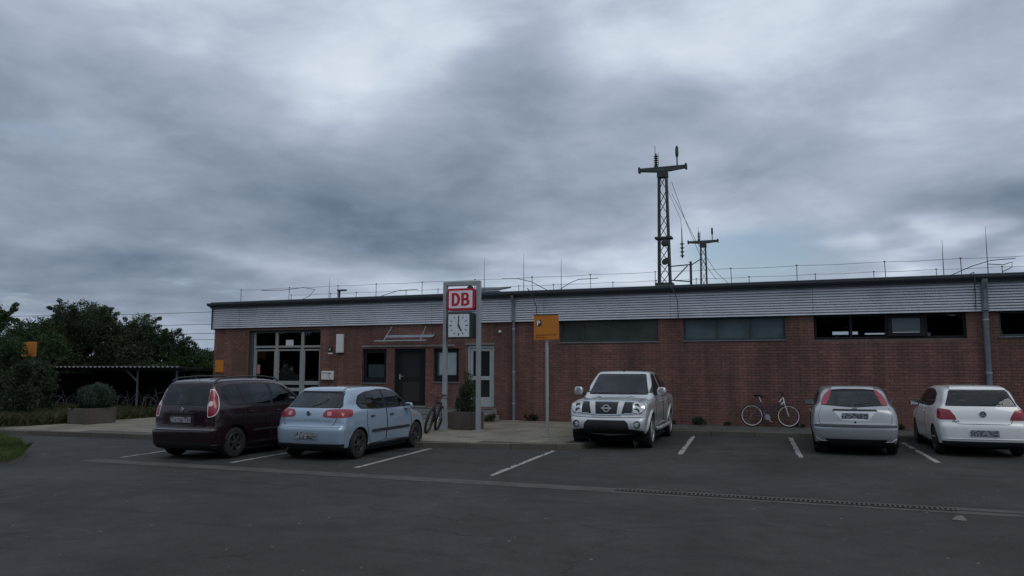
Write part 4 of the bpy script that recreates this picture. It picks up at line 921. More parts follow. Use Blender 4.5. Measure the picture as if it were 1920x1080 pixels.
tree('tree','low green tree between the left edge tree and the tallest tree','tree',-33.2,25.6,4.3,1.9,1.3,M['leaf_mid'],30000,.085,48,.50,.12,.0,sprigs=5,group=TG,m2=M['leaf_olive'])
tree('tree','middling dark tree behind the middle of the bicycle shelter','tree',-29.6,29.3,3.9,2.0,1.2,M['leaf_mid'],34000,.08,60,.46,.12,.0,sprigs=6,group=TG,m2=M['leaf_dark'])
tree('tree','small rounded tree behind the right end of the shelter','tree',-28.2,29.9,3.15,1.7,1.0,M['leaf_mid'],24000,.08,46,.40,.10,.0,sprigs=5,group=TG)
tree('tree','lowest bushy tree of the row, next to the building corner','tree',-27.2,30.8,2.45,1.25,.8,M['leaf_olive'],14000,.08,32,.34,.07,.0,sprigs=4,group=TG)
tree('tree','dense dark undergrowth tree behind the shelter wall','tree',-30.0,27.7,3.2,3.4,.7,M['leaf_dark'],30000,.10,46,.55,.1,.0,group=TG)
for k,(x,y,h,r_,mm,lab) in enumerate([(-27.2,20.1,3.2,.95,'leaf_mid','green bush overgrowing the orange sign board at the left'),(-29.2,20.6,3.6,1.2,'leaf_mid','tall green bush left of the overgrown orange sign'),
      (-30.8,19.6,3.0,1.4,'leaf_olive','olive green bush at the left edge of the photo'),(-25.2,18.9,1.55,.66,'leaf_dark','low dark bush beneath the overgrown orange sign'),(-26.6,18.3,1.5,.5,'leaf_red','reddish bush at the left edge above the verge'),(-25.9,20.2,2.35,.55,'leaf_dark','slim dark bush right behind the overgrown orange sign, at the shelter end'),(-31.6,24.0,3.3,1.0,'leaf_dark','dark bush at the left end of the bicycle shelter')]):
    tree('bush',lab,'bush',x,y,h,r_,r_*.8,M[mm],int(11000*r_*h/3),.075,34,.36*r_**.5,.05,-.1,sprigs=5)
t_ = t_bush = thing('bush','thin leafy shoots hanging in front of the overgrown orange sign','bush',(-24.35,18.35,.12))
MB().tube([(0,0,0),(.1,.05,1.3),(-.1,0,2.4)],[.02,.014,.006],6).tube([(-.3,0,0),(-.5,0,1.4),(-.25,0,2.5)],[.02,.012,.006],6).build('stem', M['wood'], t_)
leaves('crown', [(-.05+random.uniform(-.45,.45),.0,z_,.20,.12,.16) for z_ in np.linspace(.2,2.0,14)]+[(random.uniform(-.3,.3),-.1,z_,.34,.22,.22) for z_ in np.linspace(.2,1.8,9)]+[(-.30,0,2.25,.10,.08,.16),(.22,0,2.1,.10,.06,.08),(-.1,0,2.5,.12,.06,.05)], 9000, .07, M['leaf_dark'], t_, 2.0)
# ---------------------------------------------------------------- railway masts
def mast(x, y, label, h=12.05, s=1.0, group=None, detail=True):
    t = thing('overhead_line_mast', label, 'mast', (x, y, 0), 0, group)
    wB, wT, dB, dT = .84, .46, .55, .34
    ht = h-.35
    W = lambda z: wB+(wT-wB)*z/ht; Dp_ = lambda z: dB+(dT-dB)*z/ht
    for s_ in (-1,1):
        b = MB(); v0 = [(s_*W(0)/2-.10*(s_>0), -dB/2,0),(s_*W(0)/2+.10*(s_<0), -dB/2,0),(s_*W(0)/2+.10*(s_<0), dB/2,0),(s_*W(0)/2-.10*(s_>0), dB/2,0)]
        v1 = [(s_*W(ht)/2-.10*(s_>0), -dT/2,ht),(s_*W(ht)/2+.10*(s_<0), -dT/2,ht),(s_*W(ht)/2+.10*(s_<0), dT/2,ht),(s_*W(ht)/2-.10*(s_>0), dT/2,ht)]
        b.add(v0+v1, [(0,1,2,3),(7,6,5,4),(0,4,5,1),(1,5,6,2),(2,6,7,3),(3,7,4,0)]).build('leg', M['mast'], t)
    z_ = .3; k = 0
    while z_ < ht-.5:
        z2 = z_ + .62; q = (W(z_)/2-.09, W(z2)/2-.09)
        for yy, sg_ in ((-1, 1 if k%2 else -1), (1, -1 if k%2 else 1)):
            p0 = Vector((-sg_*q[0], yy*Dp_(z_)/2*.9, z_)); p1_ = Vector((sg_*q[1], yy*Dp_(z2)/2*.9, z2)); d = p1_-p0
            MB().box((p0+p1_)/2, (.05,.03,d.length), d.to_track_quat('Z','Y').to_matrix()).build('brace', M['mast'], t)
        z_ = z2; k += 1
    MB().box((0,0,ht-.05),(wT+.06,dT+.06,.28)).build('head_plate', M['mast'], t)
    L_ = 1.18; b = MB(); b.add([(-L_,-.09,h-.14),(-.35,-.12,h-.22),(.35,-.12,h-.22),(L_,-.09,h-.14),(L_,-.09,h+.02),(-L_,-.09,h+.02)]+[(-L_,.09,h-.14),(-.35,.12,h-.22),(.35,.12,h-.22),(L_,.09,h-.14),(L_,.09,h+.02),(-L_,.09,h+.02)],
       [(0,1,2,3,4,5),(11,10,9,8,7,6),(0,6,7,1),(1,7,8,2),(2,8,9,3),(3,9,10,4),(4,10,11,5),(5,11,6,0)]); b.build('crossarm', M['mast'], t)
    for s_ in (-1,1): MB().box((s_*(L_+.0),0,h-.06),(.10,.30,.30)).build('end_plate', M['mast'], t, bevel=.03)
    ins = MB().lathe([(0,0),(.10,0),(.10,.10)]+[p for k in range(5) for p in ((.05,.13+.11*k),(.13,.16+.11*k),(.05,.20+.11*k))]+[(.03,.75),(0,.75)],'z',12,(-.32,0,h)); ins.build('insulator', M['mast'], t)
    MB().tube([(-.36,0,h+.1),(-.36,0,h+1.15)], .015, 6).tube([(-.20,0,h+.1),(-.20,0,h+.8)], .012, 6).build('spike', M['mast'], t)
    MB().tube([(.74,0,h),(.74,0,h+.55)], .035, 8).tube([(.74,0,h+.45),(.74,0,h+.6),(.74,0,h+.95),(.74,0,h+1.05)], [.05,.085,.075,.03], 10).build('antenna', M['mast'], t, smooth=True)
    if detail:
        MB().box((0,0,8.35),(.84,.56,.10)).build('collar', M['mast'], t); MB().box((0,0,6.0),(.86,.66,.14)).build('collar', M['mast'], t)
        MB().lathe([(0,-.12),(.15,-.1),(.19,0),(.15,.1),(0,.12)],'y',16,(.10,-.35,8.05)).build('bell', M['mast'], t, smooth=True)
        MB().lathe([(0,-.1),(.13,-.1),(.16,.0),(.13,.1),(0,.1)],'y',16,(.08,-.35,7.1)).box((.2,-.35,7.15),(.2,.15,.3)).build('tension_gear', M['mast'], t)
    return t
GM = 'overhead line masts behind the station'
mast(-6.35, 38.45, 'tall near lattice steel mast with a crossarm rising behind the station roof', 12.0, group=GM)
mast(-7.30, 63.3, 'smaller farther lattice steel mast with a crossarm, right of the tall one', 12.15, group=GM, detail=False)
ca = thing('cantilever_arm', 'dark cantilever arm with a stacked insulator just right of the tall mast', 'cantilever', (-6.0, 38.45, 0)) ; ca.location = (0,0,0)
MB().tube([(-6.0,38.4,6.9),(-5.0,38.4,6.95)], .03, 8).tube([(-6.0,38.4,6.2),(-5.1,38.4,6.1)], .03, 8).tube([(-5.9,38.4,6.2),(-5.2,38.4,6.9)], .03, 8).tube([(-5.05,38.4,5.9),(-5.05,38.4,7.1)], .06, 8).tube([(-5.05,38.4,6.9),(-4.55,38.4,7.2)], .025, 8).build('tube', M['mast'], ca)
MB().lathe([(0,0),(.04,0)]+[p for k in range(4) for p in ((.04,.06+.2*k),(.13,.10+.2*k),(.04,.14+.2*k))]+[(.03,.85),(.02,1.5),(0,1.5)],'z',12,(-5.45,38.4,7.3)).build('insulator', M['mast'], ca)
wire('contact_wire', [(-6.15,38.4,10.9),(-5.5,38.4,9.3),(-5.45,38.4,8.75)], .01, 'thin wire from the tall mast down to the stacked insulator', group='overhead wires')
wire('contact_wire', [(-5.9,38.4,11.2),(-5.35,39.5,9.2),(-4.9,42,7.6),(-4.6,46,7.0)], .012, 'steep thin wire falling to the right from the tall mast, the left one', group='overhead wires')
wire('contact_wire', [(-5.9,38.4,10.6),(-5.0,40.5,8.4),(-4.4,44,7.2),(-4.0,50,6.9)], .012, 'steep thin wire falling to the right from the tall mast, the right one', group='overhead wires')
for k, z_ in enumerate([5.55, 4.75, 4.15, 3.75]):
    wire('overhead_wire', [(-90+x*12, 40+.0*x, z_+.10*math.cos(x*2.1)) for x in range(8)], .016, ['topmost','second','third','lowest'][k]+' of the long wires crossing the sky between the trees and the building', group='long overhead wires')

# unseen tree belt added behind the viewpoint to darken the window reflections
t_ = leaves('woodland_edge', [(x+random.uniform(-1.5,1.5), -24+random.uniform(-2,2), random.uniform(.5,7.5), 2.2, 2.0, 1.8) for x in np.linspace(-70,45,110)], 70000, 1.0, M['leaf_dark'])
tag(t_, 'dense belt of dark trees across the street behind the viewpoint', 'trees', kind='stuff')

sign_leaves = leaves('sign_leaves', [(-.30,-.14,2.42,.09,.03,.20),(.25,-.14,2.30,.10,.03,.16),(-.05,-.14,2.28,.26,.03,.10),(.05,-.14,2.62,.22,.03,.06),(-.05,-.14,2.45,.22,.03,.12)], 430, .065, M['leaf_mid'], t_bush, 2.2)
# ---------------------------------------------------------------- cars
def chaikin(p, it=2, closed=True):
    p = [np.array(q, float) for q in p]
    for _ in range(it):
        o = []; n = len(p)
        for i in range(n if closed else n-1):
            a, b = p[i], p[(i+1)%n]; o += [a*.75+b*.25, a*.25+b*.75]
        p = o if closed else [p[0]]+o+[p[-1]]
    return np.array(p)
def round_poly(p, r):
    p = [np.array(q, float) for q in p]; out = []; n = len(p)
    for i in range(n):
        a, b, c = p[i-1], p[i], p[(i+1)%n]; u, v = a-b, c-b; lu, lv = np.linalg.norm(u), np.linalg.norm(v); d = min(r, .42*lu, .42*lv)
        s0, s1 = b+u/lu*d, b+v/lv*d
        for t in (0,.25,.5,.75,1): out.append(s0*(1-t)**2+b*2*t*(1-t)+s1*t*t)
    return out
class Body:
    """car body as one smooth solid: side outline, plan taper and cross section"""
    def __init__(s, L, W, side, sec, plan, planu, belt, bowF=.10, bowR=.08, crown=.05, k=.10, mid=None, it=2):
        s.L, s.W, s.belt, s.bowF, s.bowR, s.crown, s.k = L, W, belt, bowF, bowR, crown, k
        P = chaikin(side, it); s.x0, s.z0, s.h = -L/2-.5, -.3, .02
        nx, nz = int((L+1)/s.h)+1, int(2.8/s.h)+1
        X, Z = np.meshgrid(s.x0+np.arange(nx)*s.h, s.z0+np.arange(nz)*s.h, indexing='ij'); q = np.stack([X.ravel(), Z.ravel()],1)
        A, B = P, np.roll(P,-1,0); dmin = np.full(len(q), 1e9); ins = np.zeros(len(q), bool)
        for a, b in zip(A, B):
            e = b-a; w_ = q-a; t = np.clip((w_@e)/(e@e+1e-12),0,1); d = w_-t[:,None]*e; dmin = np.minimum(dmin, (d*d).sum(1))
            c = ((a[1] > q[:,1]) != (b[1] > q[:,1])); 
            if abs(e[1]) > 1e-12: ins ^= c & (q[:,0] < e[0]*(q[:,1]-a[1])/e[1]+a[0])
        s.G = (np.sqrt(dmin)*np.where(ins,-1,1)).reshape(nx,nz); s.nx, s.nz = nx, nz
        zz = np.arange(-.3,2.5,.01); t = np.interp(zz, [a for a,_ in sec],[b for _,b in sec]); kz = np.hanning(9); s.zz=zz; s.sec=np.convolve(np.pad(t,4,'edge'),kz/kz.sum(),'valid')
        xx = np.arange(-L/2-.6,L/2+.6,.01); kx = np.hanning(21)
        f = lambda tb: np.convolve(np.pad(np.interp(xx,[a for a,_ in tb],[b for _,b in tb]),10,'edge'),kx/kx.sum(),'valid')
        s.xx=xx; s.pl=f(plan); s.pu=f(planu); s.mid = mid or (L/2-.9)
        s.czm = .62
    def hw(s, x, z):
        t = np.clip((z-s.belt+.05)/.2,0,1); t = t*t*(3-2*t)
        return s.W/2*np.interp(z,s.zz,s.sec)*((1-t)*np.interp(x,s.xx,s.pl)+t*np.interp(x,s.xx,s.pu))
    def f(s, P):
        x, y, z = P[:,0], P[:,1], P[:,2]; yn = (y/(s.W/2))**2
        c = np.clip(x/(s.L*.3),-1,1); xe = x + np.where(c>0, s.bowF*c*c, -s.bowR*c*c)*yn
        u = np.clip((z-.5)/.4,0,1); ze = z + s.crown*yn*u
        gx = np.clip((xe-s.x0)/s.h,0,s.nx-1.001); gz = np.clip((ze-s.z0)/s.h,0,s.nz-1.001); i, j = gx.astype(int), gz.astype(int); a, b = gx-i, gz-j
        G = s.G; d1 = (G[i,j]*(1-a)+G[i+1,j]*a)*(1-b)+(G[i,j+1]*(1-a)+G[i+1,j+1]*a)*b
        d2 = np.abs(y)-s.hw(x,z); h = np.maximum(s.k-np.abs(d1-d2),0)/s.k
        return np.maximum(d1,d2)+h*h*s.k*.25
    def solve(s, A, B, n=22):     # A inside, B outside
        A, B = A.copy(), B.copy()
        for _ in range(n):
            m = (A+B)/2; i = s.f(m) < 0; A[i] = m[i]; B[~i] = m[~i]
        return (A+B)/2
    def grad(s, P):
        e = .004; g = np.stack([s.f(P+np.eye(3)[k]*e)-s.f(P-np.eye(3)[k]*e) for k in range(3)],1)
        return g/(np.linalg.norm(g,axis=1)[:,None]+1e-9)
    def shell(s, arches, zc=.62, cell=.032):
        L, W, H = s.L/2+.1, s.W/2+.1, 1.0
        nx, ny, nz = int(2*L/cell), int(2*W/cell), int(2*H/cell); vid = {}; V = []; F = []
        def g(i,j,k):
            key = (i,j,k)
            if key not in vid: vid[key] = len(V); V.append((-L+2*L*i/nx, -W+2*W*j/ny, zc-.6+(2.0)*k/nz))
            return vid[key]
        for i in range(nx):
            for j in range(ny):
                F.append((g(i,j,nz),g(i+1,j,nz),g(i+1,j+1,nz),g(i,j+1,nz))); F.append((g(i,j,0),g(i,j+1,0),g(i+1,j+1,0),g(i+1,j,0)))
            for k in range(nz):
                F.append((g(i,0,k),g(i+1,0,k),g(i+1,0,k+1),g(i,0,k+1))); F.append((g(i,ny,k),g(i,ny,k+1),g(i+1,ny,k+1),g(i+1,ny,k)))
        for j in range(ny):
            for k in range(nz):
                F.append((g(0,j,k),g(0,j,k+1),g(0,j+1,k+1),g(0,j+1,k))); F.append((g(nx,j,k),g(nx,j+1,k),g(nx,j+1,k+1),g(nx,j,k+1)))
        B = np.array(V); A = np.stack([np.clip(B[:,0]*.86,-s.mid,s.mid), B[:,1]*.0, np.full(len(B),zc)],1)
        A[:,1] = np.clip(B[:,1]*.55,-s.W*.2,s.W*.2)
        O = A+(B-A)*1.6; P = s.solve(A,O)
        # wheel arches: cut and snap
        ins = np.zeros(len(P),bool)
        for ax, az, ar in arches:
            r = np.hypot(P[:,0]-ax,P[:,2]-az); ins |= (r<ar)&(np.abs(P[:,1])>s.W*.28)
        F = [q for q in F if not all(ins[i] for i in q)]
        for ax, az, ar in arches:
            d = P[:,[0,2]]-np.array([ax,az]); r = np.hypot(d[:,0],d[:,1]); m = (r<ar)&(np.abs(P[:,1])>s.W*.28)&(P[:,2]>.12); q = d[m]/r[m][:,None]*ar
            up_ = P[m][:,2] > .22
            P2 = P[m].copy(); P2[:,0] = ax+q[:,0]; P2[:,2] = np.where(up_, az+q[:,1], P2[:,2]); P[m] = P2
        return P, F
AX = {'rear':((-1,0,0),(0,1,0)),'front':((1,0,0),(0,1,0)),'right':((0,-1,0),(1,0,0)),'left':((0,1,0),(1,0,0))}
class Car:
    CUT = ('tailgate','tailgate_gap','window_surround','rear_window','windscreen_surround')
    def __init__(s, name, label, cat, loc, rz, body, paint, wheel_r, axles, track, arch_r, wheel_w=.19, hubm='hub', spokes=5):
        s.b = body; s.panes = []; s.cutobs = []; s.root = thing(name, label, cat, (*loc, .006), rz); s.paint = paint
        arches = [(a, wheel_r, arch_r) for a in axles]; P, F = body.shell(arches)
        o = mesh_obj('body', P, F, paint, s.root, True); bm = bmesh.new(); bm.from_mesh(o.data); bmesh.ops.delete(bm, geom=[v for v in bm.verts if not v.link_faces], context='VERTS'); bmesh.ops.recalc_face_normals(bm, faces=bm.faces); bm.to_mesh(o.data); bm.free()
        o.data.materials.append(M['black']); zs = [p.center.z for p in o.data.polygons]
        for p in o.data.polygons:
            if p.center.z < .30 and p.normal.z < -.5: p.material_index = 1
        s.body = o
        for a in axles:
            for sg_ in (-1,1):
                q = MB(); n = 20
                for i in range(n+1):
                    t = R(-25+230*i/n)
                    for yy in (body.W/2*.955, body.W*.25): q.v.append((a+(arch_r+.004)*math.cos(t), sg_*yy, wheel_r+(arch_r+.004)*math.sin(t)))
                q.f = [(2*i,2*i+1,2*i+3,2*i+2) for i in range(n)]; c = len(q.v); q.v.append((a, sg_*body.W*.25, wheel_r)); q.f += [(2*i+1,c,2*i+3) for i in range(n)]
                q.build('wheel_arch', M['arch'], s.root)
                s.wheel(a, sg_, wheel_r, track, wheel_w, hubm, spokes)
        MB().bb(axles[0]-.2, axles[1]+.2, -body.W*.43, body.W*.43, .135, .30).build('underbody', M['arch'], s.root)  # box widened and lowered to deepen the shadow under the car
    def wheel(s, a, sg_, r, track, w_, hubm, spokes):
        w = bpy.data.objects.new('wheel', None); link(w, s.root); w.location = (a, sg_*track/2, r); w.rotation_euler = (0, random.uniform(0,1.2), 0)
        h = w_/2; ri = r*.66
        MB().lathe([(ri,-h*.75),(ri+.01,-h*.95),(r*.90,-h),(r*.97,-h*.86),(r,-h*.6),(r,h*.6),(r*.97,h*.86),(r*.90,h),(ri+.01,h*.95),(ri,h*.75)],'y',48).build('tyre', M['rubber'], w, smooth=True)
        y1 = sg_*h
        MB().lathe([(ri+.004,y1*.80),(ri-.012,y1*.92),(ri-.03,y1*.80),(ri-.045,y1*.35),(.05,y1*.30),(0,y1*.30)],'y',40).build('rim', M['hubdark' if hubm=='hubdark' else 'trim'] if spokes else M[hubm], w, smooth=True)
        sp_ = MB()
        sp_.lathe([(ri+.006,y1*.86),(ri-.006,y1*.98),(ri-.032,y1*.92),(ri-.036,y1*.80)],'y',40)
        for k in range(spokes):
            t = 2*math.pi*k/spokes; m_ = Matrix.Rotation(-t,3,'Y'); rr = (ri-.02+.03)/2
            sp_.box(m_@Vector((rr+.01,y1*.78,0)), (ri-.05,.02,ri*(.26 if spokes<7 else .16)), m_)
        sp_.lathe([(0,y1*.95),(.045,y1*.93),(.06,y1*.8),(.06,y1*.6)],'y',20)
        sp_.build('hubcap', M[hubm], w, smooth=False)
    def proj(s, o, a, pts, bz=(0,0,1), tin=None):
        """pts: (u,v) along a and bz; returns surface points seen along -o"""
        o, a, bz = map(lambda q: np.array(q,float), (o,a,bz)); U = np.array(pts,float)
        base = U[:,:1]*a + U[:,1:2]*bz; tout = 3.2
        tin = tin if tin is not None else (.0 if abs(o[1])>.9 or o[2]>.5 else s.b.L*.22)
        A = base+o*tin; B = base+o*tout; n = 26; hit = np.full(len(U), tin); done = np.zeros(len(U),bool)
        for i in range(n*4):
            t = tout-(tout-tin)*i/(n*4); q = base+o*t; m = (s.b.f(q)<0)&~done; hit[m] = t; done |= m
        step = (tout-tin)/(n*4); return s.b.solve(base+o*hit[:,None], base+o*(hit+step)[:,None], 14)
    def patch(s, name, view, pts, off, m, parent=None, rnd=1, thick=.012, tin=None, spacing=.035, rings=None, kind=None, label=None):
        if isinstance(view, str): o, a = AX[view]; bz = (0,0,1)
        else: o, a = view[:2]; bz = view[2] if len(view) > 2 else (0,0,1)
        P = [np.array(p,float) for p in pts]
        P = round_poly(P, .055 if rnd == 1 else (.014 if rnd == 0 else rnd))
        Q = []
        for i in range(len(P)):
            p, q = P[i], P[(i+1)%len(P)]; d = np.linalg.norm(q-p)
            if d < .001: continue
            n = max(1, int(round(d/spacing))); Q += [p+(q-p)*k/n for k in range(n)]
        Q = np.array(Q); 
        # centre: area centroid
        if name in ('glass','side_window','windscreen'): s.panes.append((view if isinstance(view,str) else None, o, a, bz, tin, Q))
        if name in s.CUT: rings = max(4, int(max(np.ptp(Q[:,0]), np.ptp(Q[:,1]))/.055)) 
        x, y = Q[:,0], Q[:,1]; cr_ = x*np.roll(y,-1)-np.roll(x,-1)*y; Ar = cr_.sum()/2; c = np.array([((x+np.roll(x,-1))*cr_).sum(), ((y+np.roll(y,-1))*cr_).sum()])/(6*Ar)
        size = max(np.ptp(x), np.ptp(y)); rings = rings or max(2, min(16, int(size/.09))); n = len(Q); R_ = [1-k/rings for k in range(rings)]
        allp = np.concatenate([c+(Q-c)*r for r in R_]+[c[None]]); S = s.proj(o, a, allp, bz, tin); Nn = s.b.grad(S)
        V = S+Nn*off; sk = S[:n]-Nn[:n]*thick; V = np.concatenate([V, sk]); F = []
        for k in range(rings-1):
            for i in range(n): j = (i+1)%n; F.append((k*n+i,k*n+j,(k+1)*n+j,(k+1)*n+i))
        cidx = rings*n; F += [((rings-1)*n+i,(rings-1)*n+(i+1)%n,cidx) for i in range(n)]; b0 = cidx+1
        F += [(b0+i,b0+(i+1)%n,(i+1)%n,i) for i in range(n)]
        ob = mesh_obj(name, V, F, m, parent or s.root, True); bm = bmesh.new(); bm.from_mesh(ob.data); bmesh.ops.recalc_face_normals(bm, faces=bm.faces); bm.to_mesh(ob.data); bm.free()
        try: ob.data.set_sharp_from_angle(angle=R(50))
        except Exception: pass
        # make the outside face outwards
        fn = ob.data.polygons[0].normal; 
        if np.dot(np.array(fn), Nn[0]) < 0: ob.data.flip_normals()
        if kind: ob['kind'] = kind
        if label: ob['label'] = label
        if name in s.CUT: s.cutobs.append((ob, off, np.array(o,float)))
        return ob
    def line(s, name, view, pts, r, m, parent=None, off=.0, closed=False, flat=True):
        o, a = AX[view] if isinstance(view,str) else view[:2]; P = [np.array(p,float) for p in pts]; Q = []
        for p, q in zip(P, P[1:]+([P[0]] if closed else [])):
            n = max(1,int(np.linalg.norm(q-p)/.05)); Q += [p+(q-p)*k/n for k in range(n)]
        Q.append(P[0] if closed else P[-1]); S = s.proj(o,a,np.array(Q)); Nn = s.b.grad(S); return MB().tube([tuple(v) for v in S+Nn*off], r, 6).build(name, m, parent or s.root, smooth=True)
    def _cut(s, V, F, off, o, a, bz, tin, Q, both=None):
        o, a, bz = map(lambda q: np.array(q,float), (o,a,bz)); c = Q.mean(0); ext = np.linalg.norm(Q-c,axis=1)[:,None]; Qs = c+(Q-c)*(1-.010/ext)
        uv = np.stack([V@a, V@bz],1); ins = np.zeros(len(V),bool); x, y = uv[:,0], uv[:,1]
        A, B = Qs, np.roll(Qs,-1,0); best = np.full(len(V),1e9); near = uv.copy()
        for p, q in zip(A, B):
            if p[1] != q[1]: ins ^= ((p[1] > y) != (q[1] > y)) & (x < (q[0]-p[0])*(y-p[1])/(q[1]-p[1]+1e-12)+p[0])
            e = q-p; t = np.clip(((uv-p)@e)/(e@e+1e-12),0,1); n_ = p+t[:,None]*e; d = ((uv-n_)**2).sum(1); m = d < best; best[m] = d[m]; near[m] = n_[m]
        ins &= (V@o) > (.3 if abs(o[1]) > .9 else -.2 if o[0] > 0 else .2)
        if not ins.any(): return V, F, None
        keep = [k for k, f in enumerate(F) if not all(ins[i] for i in f)]; used = np.zeros(len(V),bool)
        for k in keep:
            for i in F[k]: used[i] = True
        mv = np.where(ins & used)[0]
        if len(mv):
            S = s.proj(o, a, near[mv], bz, tin); V = V.copy(); V[mv] = S + s.b.grad(S)*off
        return V, [F[k] for k in keep], keep
    def finish(s, seats, dash_x, seat_z=.45, lining=True):
        obs = [(s.body, 0.0, None)] + s.cutobs
        for ob, off, oo in obs:
            me = ob.data; V = np.array([v.co[:] for v in me.vertices]); F = [tuple(p.vertices) for p in me.polygons]; mi = [p.material_index for p in me.polygons]; ch = False
            for vw, o, a, bz, tin, Q in s.panes:
                if oo is not None and np.dot(oo, np.array(o,float)) < .9: continue
                V, F, kp = s._cut(V, F, off, o, a, bz, tin, Q)
                if kp is not None: mi = [mi[k] for k in kp]; ch = True
            if not ch: continue
            n = bpy.data.meshes.new(ob.name); n.from_pydata(V.tolist(), [], F); 
            for m in me.materials: n.materials.append(m)
            n.polygons.foreach_set('use_smooth', [True]*len(F)); n.polygons.foreach_set('material_index', mi)
            bm = bmesh.new(); bm.from_mesh(n); bmesh.ops.delete(bm, geom=[v for v in bm.verts if not v.link_faces], context='VERTS'); bm.to_mesh(n); bm.free()
            try: n.set_sharp_from_angle(angle=R(50))
            except Exception: pass
            ob.data = n
            if ob is s.body:
                Nn = s.b.grad(V); L_ = V - Nn*.022; FL = [f[::-1] for f in F if min(L_[i][2] for i in f) > .52]
                lo = mesh_obj('cabin_lining', L_, FL, M['cabin'], s.root, True); bm = bmesh.new(); bm.from_mesh(lo.data); bmesh.ops.delete(bm, geom=[v for v in bm.verts if not v.link_faces], context='VERTS'); bm.to_mesh(lo.data); bm.free()
        W = s.b.W; MB().bb(min(x for x,_ in seats)-.45, dash_x+.2, -W*.40, W*.40, .50, .53).build('cabin_floor', M['cabin'], s.root)
        MB().bb(dash_x-.05, dash_x+.42, -W*.38, W*.38, .70, seat_z+.42).build('dashboard', M['cabin'], s.root, bevel=.04)
        for x, n in seats:
            for yy in ([-.36,.36] if n == 2 else [-.40,0,.40]):
                st_ = MB().box((x+.2, yy, seat_z+.06), (.5,.46,.14)).box((x-.08, yy, seat_z+.36), (.12,.46,.56), Matrix.Rotation(R(-14),3,'Y')).build('seat', M['seat'], s.root, bevel=.04)
                MB().box((x-.17, yy, seat_z+.73), (.09,.25,.16)).build('headrest', M['seat'], st_, bevel=.035)
        sw = MB(); n = 20; c_ = Vector((dash_x-.20, .36, seat_z+.40))
        sw.tube([tuple(c_+Vector((.05*math.sin(2*math.pi*k/n), .18*math.cos(2*math.pi*k/n), .175*math.sin(2*math.pi*k/n)))) for k in range(n+1)], .013, 6).build('steering_wheel', M['black'], s.root)
    def plate(s, view, u, z, w_=.52, h_=.11, tilt=0.0, off=.012, smear=True, dark=.45):
        o, a = AX[view]; S = s.proj(o,a,[(u,z)])[0]; sg_ = o[0]; x = S[0]+sg_*off
        p = MB().box((x,u,z),(.008,w_,h_)).build('number_plate', M['plate'], s.root, bevel=.002)
        if smear:
            rr = random.Random(int(abs(x*1000))); b = MB(); n = 18; cw = w_/n
            for i in range(n):
                for j in range(4):
                    if rr.random() < dark: b.box((x+sg_*.005,u-w_/2+cw*(i+.5),z-h_/2+h_*(j+.5)/4),(.003,cw*rr.uniform(.5,1),h_/4*rr.uniform(.6,1)))
            b.build('smudges', M['platedark'], p, kind='stuff')
        return p
    def mirrors(s, x, y, z, m, size=(.11,.20,.13)):
        for sg_ in (-1,1):
            b = MB(); n = 10
            for i in range(7):
                t = -1+2*i/6; rr = max((1-abs(t)**5)**.5 if abs(t)<1 else .0, .55)
                for k in range(n): a = 2*math.pi*k/n; b.v.append((size[0]*.55*math.copysign(abs(math.cos(a))**.45,math.cos(a))*rr, sg_*t*size[1]/2, size[2]*.55*math.copysign(abs(math.sin(a))**.45,math.sin(a))*rr))
            b.f = [(i*n+k,i*n+(k+1)%n,(i+1)*n+(k+1)%n,(i+1)*n+k) for i in range(6) for k in range(n)]+[tuple(range(n)),tuple(range(6*n,7*n))[::-1]]
            o = b.build('mirror', m, s.root, smooth=True); o.location = (x, sg_*(y+size[1]/2), z)
            MB().box((-size[0]*.56,0,0),(.01,size[1]*.8,size[2]*.8)).build('mirror_glass', M['chrome'], o)
            MB().box((-.0,-sg_*size[1]*.55,-size[2]*.35),(.06,.14,.04)).build('mirror_foot', M['black'], o)
    def handle(s, side, x, z, m, w_=.16):
        o, a = AX[side]; S = s.proj(o,a,[(x,z)])[0]; sg_ = o[1]
        return MB().box((x,S[1]+sg_*.018,z),(w_,.03,.028)).build('door_handle', m, s.root, bevel=.008)
    def wiper(s, view, p0, p1):
        s.line('wiper', view, [p0,p1], .009, M['black'], off=.012)
def carpaint(name, col, metal=.25, rough=.32, coat=1.0, dirt=None):
    return mat(name, col, rough, metal, coat=coat, var=.04, scale=60, dirt=dirt, dirt_amt=.18, dirt_scale=1.5)
def mirror_pts(pts): return [(x, z) for x, z in pts]
def shrink(pts, d):
    c = np.mean(np.array(pts),0); out = []
    for p in pts:
        v = np.array(p)-c; n = np.linalg.norm(v); out.append(tuple(c+v*(1-d/n)))
    return out
def cornerview(deg, side, end='rear'):
    # outward direction between end and side
    sx = -1 if end=='rear' else 1; sy = -1 if side=='right' else 1; t = R(deg)
    o = (sx*math.cos(t), sy*math.sin(t), 0); a = (-sx*math.sin(t)*1, sy*math.cos(t), 0); return o, a
def uz(view, pts3):
    a = np.array(view[1]); return [(float(np.dot(a, (p[0],p[1],0))), p[2]) for p in pts3]
def side_windows(c, sides, outline, panes, m_sur, m_gl, off=.002):
    for sd_ in sides:
        su = c.patch('window_surround', sd_, outline, off, m_sur, rnd=1)
        for p in panes: c.patch('side_window', sd_, p, off+.004, m_gl, su, rnd=1)
M['silverbadge2'] = mat('bright_badge', (.62,.64,.66), .35, .3)
def glass_in(p, d=.03, top=.045):  # lowered top leaves a black band: frit edge plus painted spoiler shade
    q = shrink(p, d); zt = max(z for _, z in q); zb_ = min(z for _, z in q)
    return [(x, z-top*(z-zb_)/(zt-zb_)) for x, z in q]
M['cabin'] = mat('cabin_trim', (.045,.045,.048), .9, var=.2); M['seat'] = mat('seat_fabric', (.07,.07,.075), .95, var=.2)
